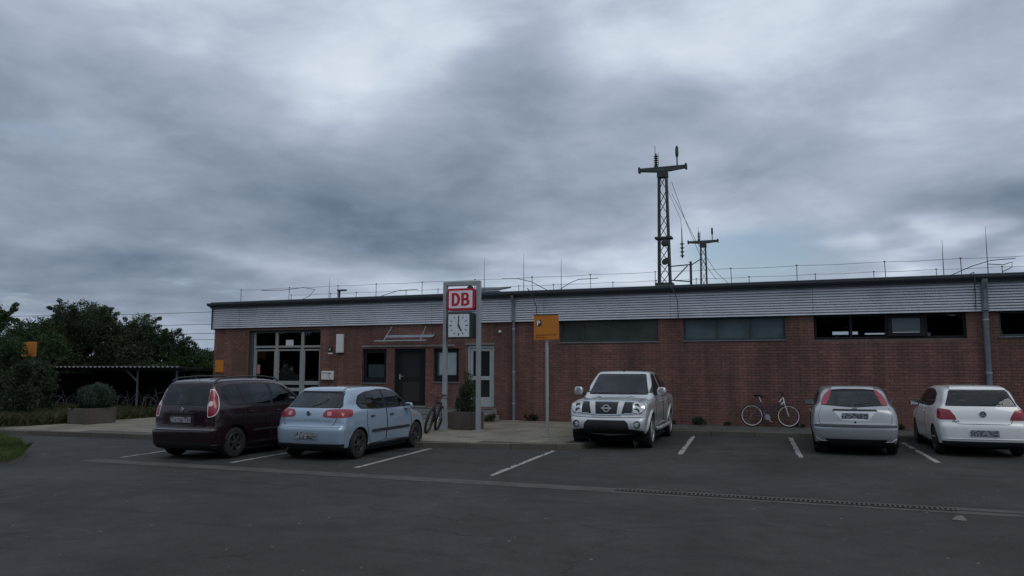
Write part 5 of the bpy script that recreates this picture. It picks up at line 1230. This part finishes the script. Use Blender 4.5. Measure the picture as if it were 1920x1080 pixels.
# ======== light blue hatchback
b = Body(3.95, 1.70,
  [(-1.84,.20),(-1.93,.26),(-1.975,.36),(-1.98,.60),(-1.955,.67),(-1.895,.70),(-1.88,.86),(-1.845,.98),(-1.79,1.03),(-1.42,1.36),(-1.33,1.41),(-.95,1.445),(-.45,1.46),(.05,1.45),(.36,1.41),(.62,1.28),(1.02,1.02),(1.14,.965),(1.55,.87),(1.80,.74),(1.93,.58),(1.965,.42),(1.95,.26),(1.85,.17),(0,.16),(-1.6,.17)],
  [(.15,.90),(.25,.955),(.45,.985),(.62,1.0),(.78,.99),(.90,.965),(.97,.945),(1.2,.86),(1.42,.74),(1.6,.70)],
  [(-1.99,.86),(-1.85,.93),(-1.5,.985),(-1.0,1.0),(1.0,1.0),(1.5,.97),(1.8,.89),(1.98,.78)], [(-1.99,.74),(-1.75,.82),(-1.3,.93),(-.6,1.0),(.4,1.0),(1.0,.97),(1.98,.8)], .97, bowF=.20, bowR=.10, crown=.045, k=.11)
paint = carpaint('light_blue_paint', (.29,.375,.47), dirt=(.25,.28,.31))
c = Car('hatchback', 'light blue five door hatchback parked between the maroon car and the station sign frame', 'car', (-9.41, 15.13), R(90), b, paint, .30, (-1.27, 1.20), 1.46, .345, hubm='hubdark', spokes=7)
tail = c.patch('tailgate', 'rear', [(-.58,.70),(.58,.70),(.66,.95),(.60,1.05),(.52,1.36),(-.52,1.36),(-.60,1.05),(-.66,.95)], .003, paint, rnd=1)
c.patch('tailgate_gap', 'rear', [(-.59,.69),(.59,.69),(.67,.95),(.61,1.05),(.53,1.37),(-.53,1.37),(-.61,1.05),(-.67,.95)], .001, M['trim'], rnd=1)
rw = [(-.66,1.035),(.66,1.035),(.52,1.345),(.25,1.375),(-.25,1.375),(-.52,1.345)]
rg = c.patch('rear_window', 'rear', rw, .006, M['black'], rnd=1); c.patch('glass', 'rear', glass_in(rw), .010, M['carglass'], rg, rnd=1)
c.patch('spoiler', 'rear', [(-.50,1.345),(.50,1.345),(.44,1.415),(-.44,1.415)], .03, paint, rnd=1, thick=.03)
c.line('wiper', 'rear', [(-.02,1.06),(-.22,1.12),(-.28,1.2)], .008, M['black'], rg, off=.014)
for sd_, sg_ in (('right',-1),('left',1)):
    v = cornerview(30, sd_)
    L3 = [(-1.88,sg_*.36,.86),(-1.87,sg_*.34,.93),(-1.86,sg_*.42,1.00),(-1.82,sg_*.62,1.015),(-1.72,sg_*.79,1.01),(-1.58,sg_*.85,.99),(-1.58,sg_*.85,.875),(-1.74,sg_*.80,.85),(-1.85,sg_*.60,.845)]
    tl = c.patch('tail_lamp', v, uz(v,L3), .010, M['red'], rnd=1); 
    L4 = [(-1.87,sg_*.44,.885),(-1.87,sg_*.44,.965),(-1.86,sg_*.54,.965),(-1.86,sg_*.54,.885)]
    c.patch('reversing_lens', v, uz(v,L4), .013, mat('lens_pink',(.55,.22,.24),.1,coat=1), tl, rnd=1)
    # greenhouse windows
so_ = [(-1.18,1.0),(-1.26,1.12),(-1.14,1.27),(-.85,1.345),(-.35,1.385),(.05,1.375),(.32,1.33),(.94,1.00),(.5,.975),(-.6,.975)]
pn = [[(-1.12,1.02),(-1.20,1.12),(-1.10,1.24),(-.97,1.29),(-.93,1.01)], [(-.88,1.0),(-.90,1.30),(-.62,1.345),(-.28,1.36),(-.20,1.0)], [(-.12,1.0),(-.20,1.355),(.10,1.345),(.30,1.30),(.80,1.01)]]
side_windows(c, ('right','left'), so_, pn, M['black'], M['carglass'])
ws = [(-.62,1.03),(.62,1.03),(.55,1.36),(-.55,1.36)]
c.patch('windscreen', 'front', ws, .005, M['carglass'], tin=.1)
for sd_ in ('right','left'):
    for pts in ([(-.16,.97),(-.18,.30),(.86,.27),(.93,.6),(.86,.98)], [(-.18,.97),(-.20,.30),(-.80,.27),(-.93,.45),(-1.02,.72),(-.95,.97)]):
        c.line('door_gap', sd_, pts, .007, M['black'], off=-.001)
    c.patch('rubbing_strip', sd_, [(-.80,.50),(-.80,.56),(.84,.56),(.84,.50)], .014, M['trim'], rnd=0, rings=2)
    c.handle(sd_, -.78, .84, M['black'], .14); c.handle(sd_, .02, .84, M['black'], .14)
    c.patch('sill_trim', sd_, [(-.88,.20),(-.88,.27),(.82,.27),(.82,.20)], .006, M['trim'], rnd=0, rings=2)
    c.patch('indicator', sd_, [(1.02,.72),(1.02,.76),(1.10,.76),(1.10,.72)], .006, M['orange'], rnd=0)
c.plate('rear', -.02, .50, .52, .13, dark=.35); c.patch('plate_recess', 'rear', [(-.34,.42),(.34,.42),(.30,.59),(-.30,.59)], .002, paint, rnd=1)
c.patch('lower_valance', 'rear', [(-.74,.20),(.74,.20),(.78,.335),(-.78,.335)], .012, M['black'], rnd=0)
c.line('bumper_crease', 'rear', [(-.80,.665),(-.4,.665),(.4,.665),(.80,.665)], .007, paint, off=.0)
eb = c.proj(*AX['rear'], [(0,.93)])[0]; MB().lathe([(0,-.012),(.05,-.012),(.055,-.004),(.055,.004),(0,.004)],'x',24,(eb[0]-.01,0,.93)).build('badge', M['silverbadge'], c.root, smooth=True)
bd_ = MB(); 
for k_,(yy,zz_,w_) in enumerate([(0,.958,.06),(.012,.94,.05),(0,.92,.045),(-.012,.902,.06)]): bd_.box((eb[0]-.024,yy,zz_),(.004,w_,.010))
bd_.build('badge_emblem', M['platedark'], c.root)
c.mirrors(.70, .80, .99, paint, (.12,.19,.13))
MB().tube([(-.9,0,1.44),(-.98,0,1.52)], .008, 6).build('antenna', M['black'], c.root)
MB().tube([(-1.90,.45,.22),(-1.95,.45,.21)], .024, 10).build('exhaust', M['trim'], c.root)
c.finish([(-.85,3),(.02,2)], .72, .40)
# ======== dark maroon tall estate
b = Body(4.20, 1.69,
  [(-1.98,.22),(-2.06,.27),(-2.10,.36),(-2.11,.58),(-2.07,.62),(-2.03,.65),(-2.02,.95),(-1.99,1.10),(-1.88,1.45),(-1.80,1.56),(-1.70,1.60),(-1.2,1.625),(-.5,1.63),(.0,1.61),(.35,1.55),(.75,1.33),(1.08,1.12),(1.22,1.06),(1.65,.96),(1.90,.82),(2.02,.62),(2.06,.42),(2.03,.25),(1.9,.18),(0,.17),(-1.7,.18)],
  [(.15,.90),(.25,.95),(.45,.985),(.65,1.0),(.85,.995),(1.0,.975),(1.1,.95),(1.3,.89),(1.55,.76),(1.8,.70)],
  [(-2.12,.87),(-1.98,.94),(-1.6,.985),(-1.0,1.0),(1.0,1.0),(1.6,.96),(1.9,.88),(2.1,.76)], [(-2.12,.84),(-1.9,.89),(-1.5,.95),(-.8,1.0),(.4,1.0),(1.1,.96),(2.1,.8)], 1.06, bowF=.2, bowR=.09, crown=.04, k=.12)
paint = carpaint('dark_maroon_paint', (.018,.005,.009), .2, .25, .55)
c = Car('estate_car', 'dark maroon tall estate car with roof rails, leftmost of the parked cars', 'car', (-11.87, 14.42), R(90), b, paint, .315, (-1.35, 1.27), 1.45, .36, hubm='hubdark', spokes=6)
c.patch('tailgate_gap', 'rear', [(-.63,.655),(.63,.655),(.66,1.0),(.64,1.3),(.56,1.54),(-.56,1.54),(-.64,1.3),(-.66,1.0)], .001, M['black'], rnd=1)
c.patch('tailgate', 'rear', [(-.62,.665),(.62,.665),(.65,1.0),(.63,1.3),(.55,1.53),(-.55,1.53),(-.63,1.3),(-.65,1.0)], .003, paint, rnd=1)
rw = [(-.64,1.09),(.64,1.09),(.615,1.33),(.55,1.52),(-.55,1.52),(-.615,1.33)]
rg = c.patch('rear_window', 'rear', rw, .006, M['black'], rnd=1); c.patch('glass', 'rear', glass_in(rw), .010, M['carglass'], rg, rnd=1)
for sd_, sg_ in (('right',-1),('left',1)):
    v = cornerview(38, sd_)
    L3 = [(-2.02,sg_*.66,.84),(-1.99,sg_*.63,1.10),(-1.90,sg_*.605,1.42),(-1.84,sg_*.66,1.41),(-1.82,sg_*.74,1.28),(-1.83,sg_*.785,1.12),(-1.86,sg_*.80,.98),(-1.93,sg_*.77,.88)]
    rim_ = c.patch('tail_lamp_rim', v, uz(v,L3), .008, M['lampwhite'], rnd=1)
    c.patch('tail_lamp', v, shrink(uz(v,L3),.022), .013, M['red'], rim_, rnd=1)
    L4 = [(-1.99,sg_*.655,1.07),(-1.96,sg_*.65,1.17),(-1.93,sg_*.71,1.17),(-1.95,sg_*.72,1.07)]
    c.patch('reversing_lens', v, uz(v,L4), .016, mat('lens_white',(.7,.55,.55),.1,coat=1), rim_, rnd=1)
so_ = [(-1.62,1.10),(-1.70,1.25),(-1.62,1.47),(-1.35,1.515),(-.5,1.53),(.0,1.51),(.30,1.46),(1.00,1.09),(.98,1.05),(-.30,1.03),(-.36,1.06),(-1.45,1.06)]
pn = [[(-1.5,1.10),(-1.60,1.27),(-1.53,1.46),(-1.28,1.49),(-1.12,1.10)], [(-1.06,1.10),(-1.20,1.49),(-.75,1.51),(-.28,1.505),(-.24,1.08)], [(-.17,1.07),(-.17,1.50),(.06,1.475),(.28,1.42),(.88,1.09),(.85,1.07)]]
side_windows(c, ('right','left'), so_, pn, M['black'], M['carglass'])
c.patch('windscreen', 'front', [(-.62,1.14),(.62,1.14),(.54,1.50),(-.54,1.50)], .005, M['carglass'], tin=.1)
for sd_ in ('right','left'):
    for pts in ([(-.20,1.03),(-.22,.30),(.88,.28),(.98,.65),(.94,1.05)], [(-.24,1.03),(-.26,.30),(-.84,.28),(-.98,.5),(-1.10,.78),(-1.08,1.06)]):
        c.line('door_gap', sd_, pts, .005, M['black'], off=-.001)
    c.handle(sd_, -.92, .93, paint); c.handle(sd_, -.02, .91, paint)
    c.patch('rubbing_strip', sd_, [(-.84,.52),(-.84,.56),(.86,.56),(.86,.52)], .010, M['trim'], rnd=0, rings=2)
    sg_ = -1 if sd_=='right' else 1
    MB().tube([(-1.72,sg_*.57,1.575),(-1.55,sg_*.575,1.635),(-1.0,sg_*.58,1.665),(-.3,sg_*.58,1.665),(.15,sg_*.57,1.62),(.3,sg_*.56,1.555)], .016, 8).build('roof_rail', M['trim'], c.root, smooth=True)
c.patch('number_plate_recess', 'rear', [(-.33,.70),(.33,.70),(.31,.90),(-.31,.90)], -.0+.005, M['black'], rnd=1)
c.plate('rear', 0, .80, .52, .11, dark=.25)
c.patch('bumper', 'rear', [(-.80,.30),(.80,.30),(.82,.585),(-.82,.585)], .014, paint, rnd=1, thick=.03); c.line('bumper_edge', 'rear', [(-.78,.60),(.78,.60)], .008, M['silverbadge'], off=.010)
c.patch('lower_valance', 'rear', [(-.72,.22),(.72,.22),(.74,.36),(-.74,.36)], .018, M['black'], rnd=0)
eb = c.proj(*AX['rear'], [(0,1.0)])[0]; MB().lathe([(0,-.012),(.045,-.012),(.05,-.004),(.05,.004),(0,.004)],'x',24,(eb[0]-.01,0,1.0)).build('badge', M['silverbadge'], c.root, smooth=True)
c.patch('grip_strip', 'rear', [(-.30,.925),(.30,.925),(.30,.95),(-.30,.95)], .010, M['trim'], rnd=0)
c.wiper('rear', (.0,1.115), (-.40,1.15)); c.mirrors(.78, .80, 1.09, paint, (.12,.20,.15))
MB().tube([(-1.55,0,1.61),(-1.62,0,1.80)], .006, 6).build('antenna', M['black'], c.root)
c.finish([(-.95,3),(.0,2)], .80, .50)
# ======== silver pickup, nose towards the camera
b = Body(5.20, 1.86,
  [(-2.20,.42),(-2.28,.50),(-2.30,.70),(-2.27,.80),(-2.26,1.12),(-2.22,1.17),(-1.40,1.17),(-1.32,1.24),(-1.02,1.68),(-.90,1.745),(-.5,1.775),(.1,1.775),(.38,1.74),(.72,1.48),(1.08,1.19),(1.20,1.15),(1.80,1.13),(2.28,1.08),(2.40,1.02),(2.46,.86),(2.47,.74),(2.56,.70),(2.58,.50),(2.50,.40),(2.30,.34),(0,.36)],
  [(.25,.90),(.40,.94),(.60,.975),(.80,1.0),(1.0,.995),(1.10,.97),(1.17,.935),(1.4,.86),(1.65,.745),(1.85,.70)],
  [(-2.60,.93),(-2.4,.98),(-1,1.0),(1.4,1.0),(2.1,.985),(2.4,.94),(2.6,.84)], [(-2.6,.9),(-1.2,.95),(-.5,1.0),(.5,1.0),(1.2,.97),(2.2,.93),(2.6,.8)], 1.13, bowF=.16, bowR=.03, crown=.035, k=.09)
paint = carpaint('silver_paint', (.54,.56,.57), .28)
c = Car('pickup_truck', 'silver double cab pickup truck parked nose out by the brick wall', 'pickup truck', (-4.33, 19.83), R(-88.4), b, paint, .375, (-1.55, 1.62), 1.60, .44, wheel_w=.25, hubm='hub', spokes=6)
c.patch('windscreen_surround', 'front', [(-.74,1.195),(.74,1.195),(.60,1.695),(-.60,1.695)], .003, M['black'], rnd=1, tin=-.2)
c.patch('windscreen', 'front', [(-.71,1.21),(.71,1.21),(.575,1.675),(-.575,1.675)], .007, M['carglass'], rnd=1, tin=-.2)
c.patch('bonnet_gap', ((0,0,1),(1,0,0),(0,1,0)), [(1.20,-.72),(2.34,-.70),(2.40,-.5),(2.43,0),(2.40,.5),(2.34,.70),(1.20,.72)], .001, M['trim'], rnd=0, tin=.6)
c.patch('bonnet', ((0,0,1),(1,0,0),(0,1,0)), [(1.22,-.71),(2.33,-.69),(2.39,-.5),(2.42,0),(2.39,.5),(2.33,.69),(1.22,.71)], .006, paint, rnd=0, tin=.6)
for sg_ in (-1,1): c.patch('bonnet_bulge', ((0,0,1),(1,0,0),(0,1,0)), [(1.30,sg_*.36),(2.30,sg_*.22),(2.30,sg_*.28),(1.30,sg_*.46)], .022, paint, rnd=0, tin=.6)
fp = c.proj(*AX['front'], [(0,.93)])[0]
gr = c.patch('grille', 'front', [(-.56,.80),(.56,.80),(.60,1.055),(-.60,1.055)], .012, M['black'], rnd=0)
c.line('grille_frame', 'front', [(-.58,1.065),(.58,1.065)], .011, M['chrome'], gr, off=.018); c.line('grille_frame', 'front', [(-.38,.80),(-.2,.785),(.2,.785),(.38,.80)], .012, M['chrome'], gr, off=.018)
for sg_ in (-1,1):
    c.patch('grille_bar', 'front', [(sg_*.24,.79),(sg_*.34,.79),(sg_*.41,1.06),(sg_*.27,1.06)], .035, paint, gr, rnd=0, thick=.03)
    c.line('grille_frame', 'front', [(sg_*.40,.81),(sg_*.60,.81),(sg_*.62,1.05)], .009, M['chrome'], gr, off=.018)
    v = cornerview(22, 'left' if sg_>0 else 'right', 'front')
    H3 = [(2.47,sg_*.60,.81),(2.44,sg_*.615,1.06),(2.36,sg_*.80,1.065),(2.26,sg_*.87,1.03),(2.30,sg_*.87,.90),(2.40,sg_*.80,.81)]
    hb_ = c.patch('headlamp_housing', v, uz(v,H3), .006, M['trim'], rnd=0); hl = c.patch('headlight', v, shrink(uz(v,H3),.018), .012, M['lampclear'], hb_, rnd=0)
    for yy, zz_, r_ in ((.70,.87,.055),(.72,.98,.05)):
        q = c.proj(v[0], v[1], uz(v,[(2.4,sg_*yy,zz_)]))[0]; MB().lathe([(r_,.0),(r_+.01,.018),(r_-.02,.010),(0,.006)],'x',20,(q[0],q[1],q[2])).build('reflector', M['chrome'], hb_, smooth=True)
    fo = c.proj(*AX['front'], [(sg_*.70,.575)])[0]; MB().lathe([(.075,.0),(.08,.02),(.062,.022),(.055,-.02),(0,-.03)],'x',20,tuple(fo+np.array([-.004,0,0]))).build('fog_lamp_ring', M['trim'], c.root, smooth=True); MB().lathe([(.052,-.012),(0,.004)],'x',16,tuple(fo)).build('fog_lamp', M['lampclear'], c.root, smooth=True)
c.line('bumper_gap', 'front', [(-.84,.735),(-.4,.72),(.4,.72),(.84,.735)], .010, M['trim'], off=-.001)
c.patch('air_intake', 'front', [(-.52,.46),(-.50,.60),(-.43,.665),(.43,.665),(.50,.60),(.52,.46)], .010, M['black'], rnd=0)
c.patch('lower_valance', 'front', [(-.80,.36),(.80,.36),(.82,.43),(.52,.475),(-.52,.475),(-.82,.43)], .014, M['black'], rnd=0)
p_ = MB().box((fp[0]+.13,0,.54),(.01,.52,.10)).build('number_plate', M['black'], c.root); q = MB(); rr_ = random.Random(3)
for i in range(16): q.box((fp[0]+.137, -.20+.026*i, .545+rr_.uniform(-.012,.012)),(.003,.022,.010+rr_.uniform(0,.014)))
q.build('smudges', M['plate'], p_, kind='stuff')
em = (fp[0]+.035,0,.93); MB().lathe([(.062,-.006),(.085,-.006),(.085,.010),(.062,.010),(.062,-.006)],'x',28,em).box((em[0]+.006,0,.93),(.016,.235,.036)).build('badge', M['silverbadge2'], c.root)
for sd_ in ('left','right'):
    so_ = [(-1.12,1.22),(-.90,1.62),(-.72,1.68),(.10,1.695),(.32,1.66),(.98,1.24),(.9,1.19),(-1.05,1.18)]
    su = c.patch('window_surround', sd_, so_, .002, M['black'], rnd=0)
    for p in ([(-.98,1.23),(-.84,1.58),(-.70,1.635),(-.22,1.65),(-.20,1.22)], [(-.10,1.22),(-.10,1.655),(.10,1.66),(.30,1.615),(.84,1.24)]): c.patch('side_window', sd_, p, .007, M['carglass'], su, rnd=1)
    c.patch('pillar_trim', sd_, [(-.20,1.19),(-.22,1.68),(-.10,1.69),(-.10,1.19)], .010, paint, su, rnd=0)
    for pts in ([(-.15,1.18),(-.17,.55),(.96,.50),(1.08,.85),(1.02,1.18)], [(-.19,1.18),(-.21,.55),(-.95,.50),(-1.12,.8),(-1.12,1.18)], [(-1.30,1.16),(-1.30,.62)]): c.line('door_gap', sd_, pts, .008, M['black'], off=-.001)
    c.handle(sd_, -.85, 1.02, M['chrome'], .18); c.handle(sd_, .05, 1.02, M['chrome'], .18)
    sg_ = 1 if sd_=='left' else -1
    for ax in (-1.55,1.62):
        pts = [(ax+.47*math.cos(t), sg_*.925, .375+.47*math.sin(t)) for t in np.linspace(R(-8),R(188),22)]
        pp = c.proj(*AX[sd_], [(p[0],p[2]) for p in pts]); MB().tube([tuple(q) for q in pp], .035, 8).build('wheel_flare', paint, c.root, smooth=True)
    MB().tube([(-.95,sg_*.90,.40),(-.85,sg_*.97,.40),(.95,sg_*.97,.40),(1.05,sg_*.90,.40)], .045, 10).build('side_step', M['steel'], c.root, smooth=True)
MB().bb(-2.18,-1.42,-.72,.72,1.165,1.19).build('bed_cover', M['trim'], c.root, bevel=.01)
MB().tube([(-1.45,-.78,1.17),(-1.50,-.74,1.45),(-1.52,-.60,1.55),(-1.52,.60,1.55),(-1.50,.74,1.45),(-1.45,.78,1.17)], .03, 8).build('roll_bar', M['black'], c.root, smooth=True)
c.mirrors(.86, .93, 1.27, mat('mirror_chrome',(.50,.50,.50),.2,.6), (.16,.22,.20))
MB().tube([(.25,0,1.77),(.22,0,1.80)], .025, 8).build('antenna', M['black'], c.root)
c.line('wiper','front',[(.05,1.215),(.60,1.235)],.010,M['black'],off=.015); c.line('wiper','front',[(-.60,1.215),(-.08,1.235)],.010,M['black'],off=.015)
c.finish([(-.80,3),(.15,2)], .95, .68)
# ======== silver rounded hatchback (rear)
b = Body(4.17, 1.76,
  [(-1.92,.20),(-2.00,.28),(-2.05,.38),(-2.06,.56),(-2.045,.62),(-1.99,.65),(-1.96,.80),(-1.91,.96),(-1.83,1.03),(-1.42,1.36),(-1.32,1.405),(-.9,1.445),(-.3,1.455),(.1,1.44),(.42,1.38),(1.08,1.01),(1.22,.96),(1.70,.84),(1.95,.66),(2.06,.48),(2.05,.28),(1.9,.17),(0,.16),(-1.7,.17)],
  [(.15,.90),(.25,.95),(.45,.985),(.60,1.0),(.78,.99),(.92,.955),(1.0,.93),(1.2,.85),(1.4,.745),(1.6,.70)],
  [(-2.08,.84),(-1.92,.93),(-1.5,.985),(-1.0,1.0),(1.0,1.0),(1.6,.96),(1.9,.87),(2.08,.75)], [(-2.08,.70),(-1.8,.80),(-1.35,.92),(-.6,1.0),(.4,1.0),(1.1,.96),(2.08,.8)], .99, bowF=.2, bowR=.13, crown=.06, k=.12)
paint = carpaint('silver_grey_paint', (.34,.355,.365), .35)
c = Car('hatchback', 'silver hatchback with tall red lamps beside its rear window, parked right of the wall bicycle', 'car', (.98, 19.95), R(90), b, paint, .31, (-1.30, 1.31), 1.47, .355, hubm='hub', spokes=9)
rw = [(-.595,1.045),(0,1.005),(.595,1.045),(.535,1.23),(.47,1.345),(.2,1.375),(-.2,1.375),(-.47,1.345),(-.535,1.23)]
rg = c.patch('rear_window', 'rear', rw, .005, M['black'], rnd=0); c.patch('glass', 'rear', glass_in(rw), .010, M['carglass'], rg, rnd=0)
c.patch('spoiler', 'rear', [(-.44,1.345),(-.2,1.365),(.2,1.365),(.44,1.345),(.40,1.41),(-.40,1.41)], .03, paint, rnd=0, thick=.03)
for sd_, sg_ in (('right',-1),('left',1)):
    v = cornerview(32, sd_)
    L3 = [(-1.84,sg_*.61,1.05),(-1.68,sg_*.56,1.22),(-1.50,sg_*.50,1.36),(-1.45,sg_*.53,1.36),(-1.51,sg_*.61,1.25),(-1.63,sg_*.68,1.12),(-1.73,sg_*.70,1.05)]
    c.patch('tail_lamp', v, uz(v,L3), .014, M['red'], rnd=0)
c.patch('plate_recess', 'rear', [(-.44,.955),(.44,.955),(.26,.735),(-.26,.735)], .004, mat('pale_recess',(.62,.64,.65),.3,.2,coat=1), rnd=0)
c.patch('grip_strip', 'rear', [(-.44,.93),(.44,.93),(.42,.965),(-.42,.965)], .012, M['black'], rnd=0)
c.plate('rear', 0, .83, .52, .12, dark=.6, off=.014)
eb = c.proj(*AX['rear'], [(0,.975)])[0]; bb_2 = MB(); pr = arc(0,.975,.055,.022,0,348,22); bb_2.v = [(eb[0]-.018,y_,z_) for y_,z_ in pr]+[(eb[0]+.01,y_,z_) for y_,z_ in pr]; n = len(pr)
bb_2.f = [tuple(range(n))]+[(i,(i+1)%n,n+(i+1)%n,n+i) for i in range(n)]; bb_2.build('badge', M['silverbadge'], c.root)
c.patch('bumper_strip', 'rear', [(-.80,.595),(.80,.595),(.80,.635),(-.80,.635)], .014, M['trim'], rnd=0); c.line('bumper_crease', 'rear', [(-.80,.645),(.80,.645)], .010, paint, off=.006)
c.patch('lower_valance', 'rear', [(-.52,.20),(.52,.20),(.60,.35),(-.60,.35)], .008, M['black'], rnd=0)
for sg_ in (-1,1): c.line('reflector_trim', 'rear', [(sg_*.78,.36),(sg_*.68,.30),(sg_*.56,.30)], .012, M['silverbadge'], off=.004)
lk = c.proj(*AX['rear'], [(0,.70)])[0]; MB().lathe([(0,-.012),(.022,-.01),(.022,.01)],'x',14,tuple(lk)).build('lock', M['black'], c.root)
c.line('tailgate_gap', 'rear', [(-.66,1.0),(-.72,.85),(-.70,.66),(0,.655),(.70,.66),(.72,.85),(.66,1.0)], .005, M['trim'], off=-.001)
so_ = [(-1.30,1.05),(-1.22,1.22),(-.95,1.33),(-.4,1.375),(.08,1.365),(.36,1.31),(1.0,1.0),(.5,.985),(-.9,.99)]
pn = [[(-1.14,1.05),(-1.10,1.20),(-.93,1.285),(-.90,1.03)],[(-.84,1.02),(-.86,1.30),(-.4,1.345),(-.18,1.345),(-.14,1.01)],[(-.06,1.01),(-.10,1.345),(.10,1.335),(.34,1.28),(.86,1.01)]]
side_windows(c, ('right','left'), so_, pn, M['black'], M['carglass'])
c.patch('windscreen', 'front', [(-.60,1.04),(.60,1.04),(.53,1.34),(-.53,1.34)], .005, M['carglass'], tin=.1)
for sd_ in ('right','left'):
    for pts in ([(-.10,.98),(-.12,.30),(.90,.28),(.98,.6),(.92,.99)], [(-.14,.98),(-.16,.30),(-.80,.28),(-.95,.5),(-1.05,.75),(-1.0,.98)]): c.line('door_gap', sd_, pts, .007, M['black'], off=-.001)
    c.handle(sd_, -.80, .87, paint); c.handle(sd_, .05, .86, paint); c.patch('rubbing_strip', sd_, [(-.82,.50),(-.82,.55),(.86,.55),(.86,.50)], .012, M['trim'], rnd=0, rings=2)
c.mirrors(.76, .80, 1.01, M['trim'], (.12,.20,.13)); c.wiper('rear', (.0,1.045), (-.36,1.10))
c.finish([(-.85,3),(.05,2)], .75, .40)
# ======== white hatchback
b = Body(3.97, 1.69,
  [(-1.86,.20),(-1.95,.27),(-1.985,.36),(-1.99,.60),(-1.97,.68),(-1.93,.72),(-1.91,.90),(-1.86,1.02),(-1.58,1.36),(-1.48,1.415),(-1.1,1.455),(-.5,1.475),(.05,1.46),(.36,1.41),(1.02,1.04),(1.14,.98),(1.60,.88),(1.85,.72),(1.96,.52),(1.97,.30),(1.86,.18),(0,.17),(-1.6,.18)],
  [(.15,.90),(.25,.955),(.45,.985),(.62,1.0),(.78,.995),(.90,.97),(.98,.95),(1.2,.87),(1.42,.76),(1.6,.72)],
  [(-2.0,.88),(-1.85,.95),(-1.5,.99),(-1.0,1.0),(1.0,1.0),(1.5,.97),(1.8,.89),(2.0,.78)], [(-2.0,.80),(-1.75,.87),(-1.3,.95),(-.6,1.0),(.4,1.0),(1.0,.97),(2.0,.8)], .98, bowF=.18, bowR=.08, crown=.05, k=.10)
paint = carpaint('white_paint', (.80,.80,.78), 0, .3, dirt=(.5,.5,.47))
c = Car('hatchback', 'white three door hatchback parked at the right edge in front of the thick downpipe', 'car', (3.40, 20.50), R(91.5), b, paint, .30, (-1.27, 1.20), 1.46, .345, hubm='hubdark', spokes=5)
rw = [(-.66,1.045),(.66,1.045),(.60,1.20),(.545,1.355),(-.545,1.355),(-.60,1.20)]
rg = c.patch('rear_window', 'rear', rw, .005, M['black'], rnd=0); c.patch('glass', 'rear', glass_in(rw), .010, M['carglass'], rg, rnd=0)
c.patch('spoiler', 'rear', [(-.53,1.36),(.53,1.36),(.47,1.43),(-.47,1.43)], .035, paint, rnd=0, thick=.04)
for sd_, sg_ in (('right',-1),('left',1)):
    v = cornerview(25, sd_)
    L3 = [(-1.93,sg_*.50,.765),(-1.91,sg_*.52,.84),(-1.89,sg_*.62,.965),(-1.80,sg_*.78,.985),(-1.68,sg_*.82,.975),(-1.70,sg_*.825,.80),(-1.82,sg_*.79,.765)]
    tl = c.patch('tail_lamp', v, uz(v,L3), .010, M['red'], rnd=0)
eb = c.proj(*AX['rear'], [(0,.885)])[0]; e3 = (eb[0]-.012,0,.885)
MB().lathe([(.052,-.008),(.064,-.008),(.064,.006),(.052,.006),(.052,-.008)],'x',28,e3).build('badge', M['silverbadge'], c.root); bm_ = MB(); MB
for p,q in (((-.030,.040),(0,.006)),((.030,.040),(0,.006)),((-.048,.010),(-.022,-.044)),((-.022,-.044),(0,-.006)),((0,-.006),(.022,-.044)),((.022,-.044),(.048,.010))): bm_.tube([(e3[0]-.003,p[0],e3[2]+p[1]),(e3[0]-.003,q[0],e3[2]+q[1])], .006, 6)
bm_.build('badge_emblem', M['silverbadge'], c.root); MB().lathe([(0,.002),(.052,.002)],'x',24,e3).build('badge_disc', M['trim'], c.root)
c.line('tailgate_gap', 'rear', [(-.68,1.02),(-.70,.95)], .005, M['trim'], off=-.001); c.line('tailgate_gap', 'rear', [(-.54,.765),(-.50,.70),(-.44,.68),(.44,.68),(.50,.70),(.54,.765)], .006, M['trim'], off=-.001); c.line('bumper_crease', 'rear', [(-.82,.36),(-.7,.375),(.7,.375),(.82,.36)], .010, paint, off=.003)
c.patch('lower_valance', 'rear', [(-.74,.20),(.74,.20),(.77,.325),(-.77,.325)], .008, M['trim'], rnd=0); c.plate('rear', .0, .50, .52, .12, dark=.45)
lt = MB(); 
for i in range(4): lt.box((eb[0]-.012, .56-.035*i, .735),(.004,.026,.022))
lt.build('model_lettering', M['silverbadge'], c.root)
so_ = [(-1.02,1.03),(-1.12,1.10),(-1.06,1.28),(-.75,1.37),(-.3,1.395),(.08,1.38),(.34,1.33),(.96,1.03),(.5,1.0),(-.6,1.0)]
pn = [[(-.96,1.05),(-1.04,1.12),(-.98,1.27),(-.72,1.34),(-.34,1.365),(-.28,1.03)],[(-.20,1.03),(-.26,1.365),(.08,1.35),(.32,1.30),(.82,1.03)]]
side_windows(c, ('right','left'), so_, pn, M['black'], M['carglass'])
c.patch('windscreen', 'front', [(-.62,1.06),(.62,1.06),(.54,1.36),(-.54,1.36)], .005, M['carglass'], tin=.1)
for sd_ in ('right','left'):
    c.line('door_gap', sd_, [(-.32,1.0),(-.34,.5),(-.30,.28),(.86,.28),(.95,.6),(.88,1.0)], .005, M['trim'], off=-.001); c.handle(sd_, -.20, .87, paint); c.line('side_crease', sd_, [(-1.5,.80),(.9,.77)], .006, paint, off=-.001)
    c.patch('fuel_flap', sd_, [(-1.30,.83),(-1.30,.92),(-1.20,.92),(-1.20,.83)], .003, paint, rnd=1)
c.mirrors(.72, .80, 1.02, M['trim'], (.12,.20,.14)); c.wiper('rear', (.0,1.07), (-.40,1.09))
MB().tube([(-1.15,0,1.45),(-1.22,0,1.50)], .012, 6).build('antenna', M['black'], c.root)
c.finish([(-.80,3),(.05,2)], .72, .42)
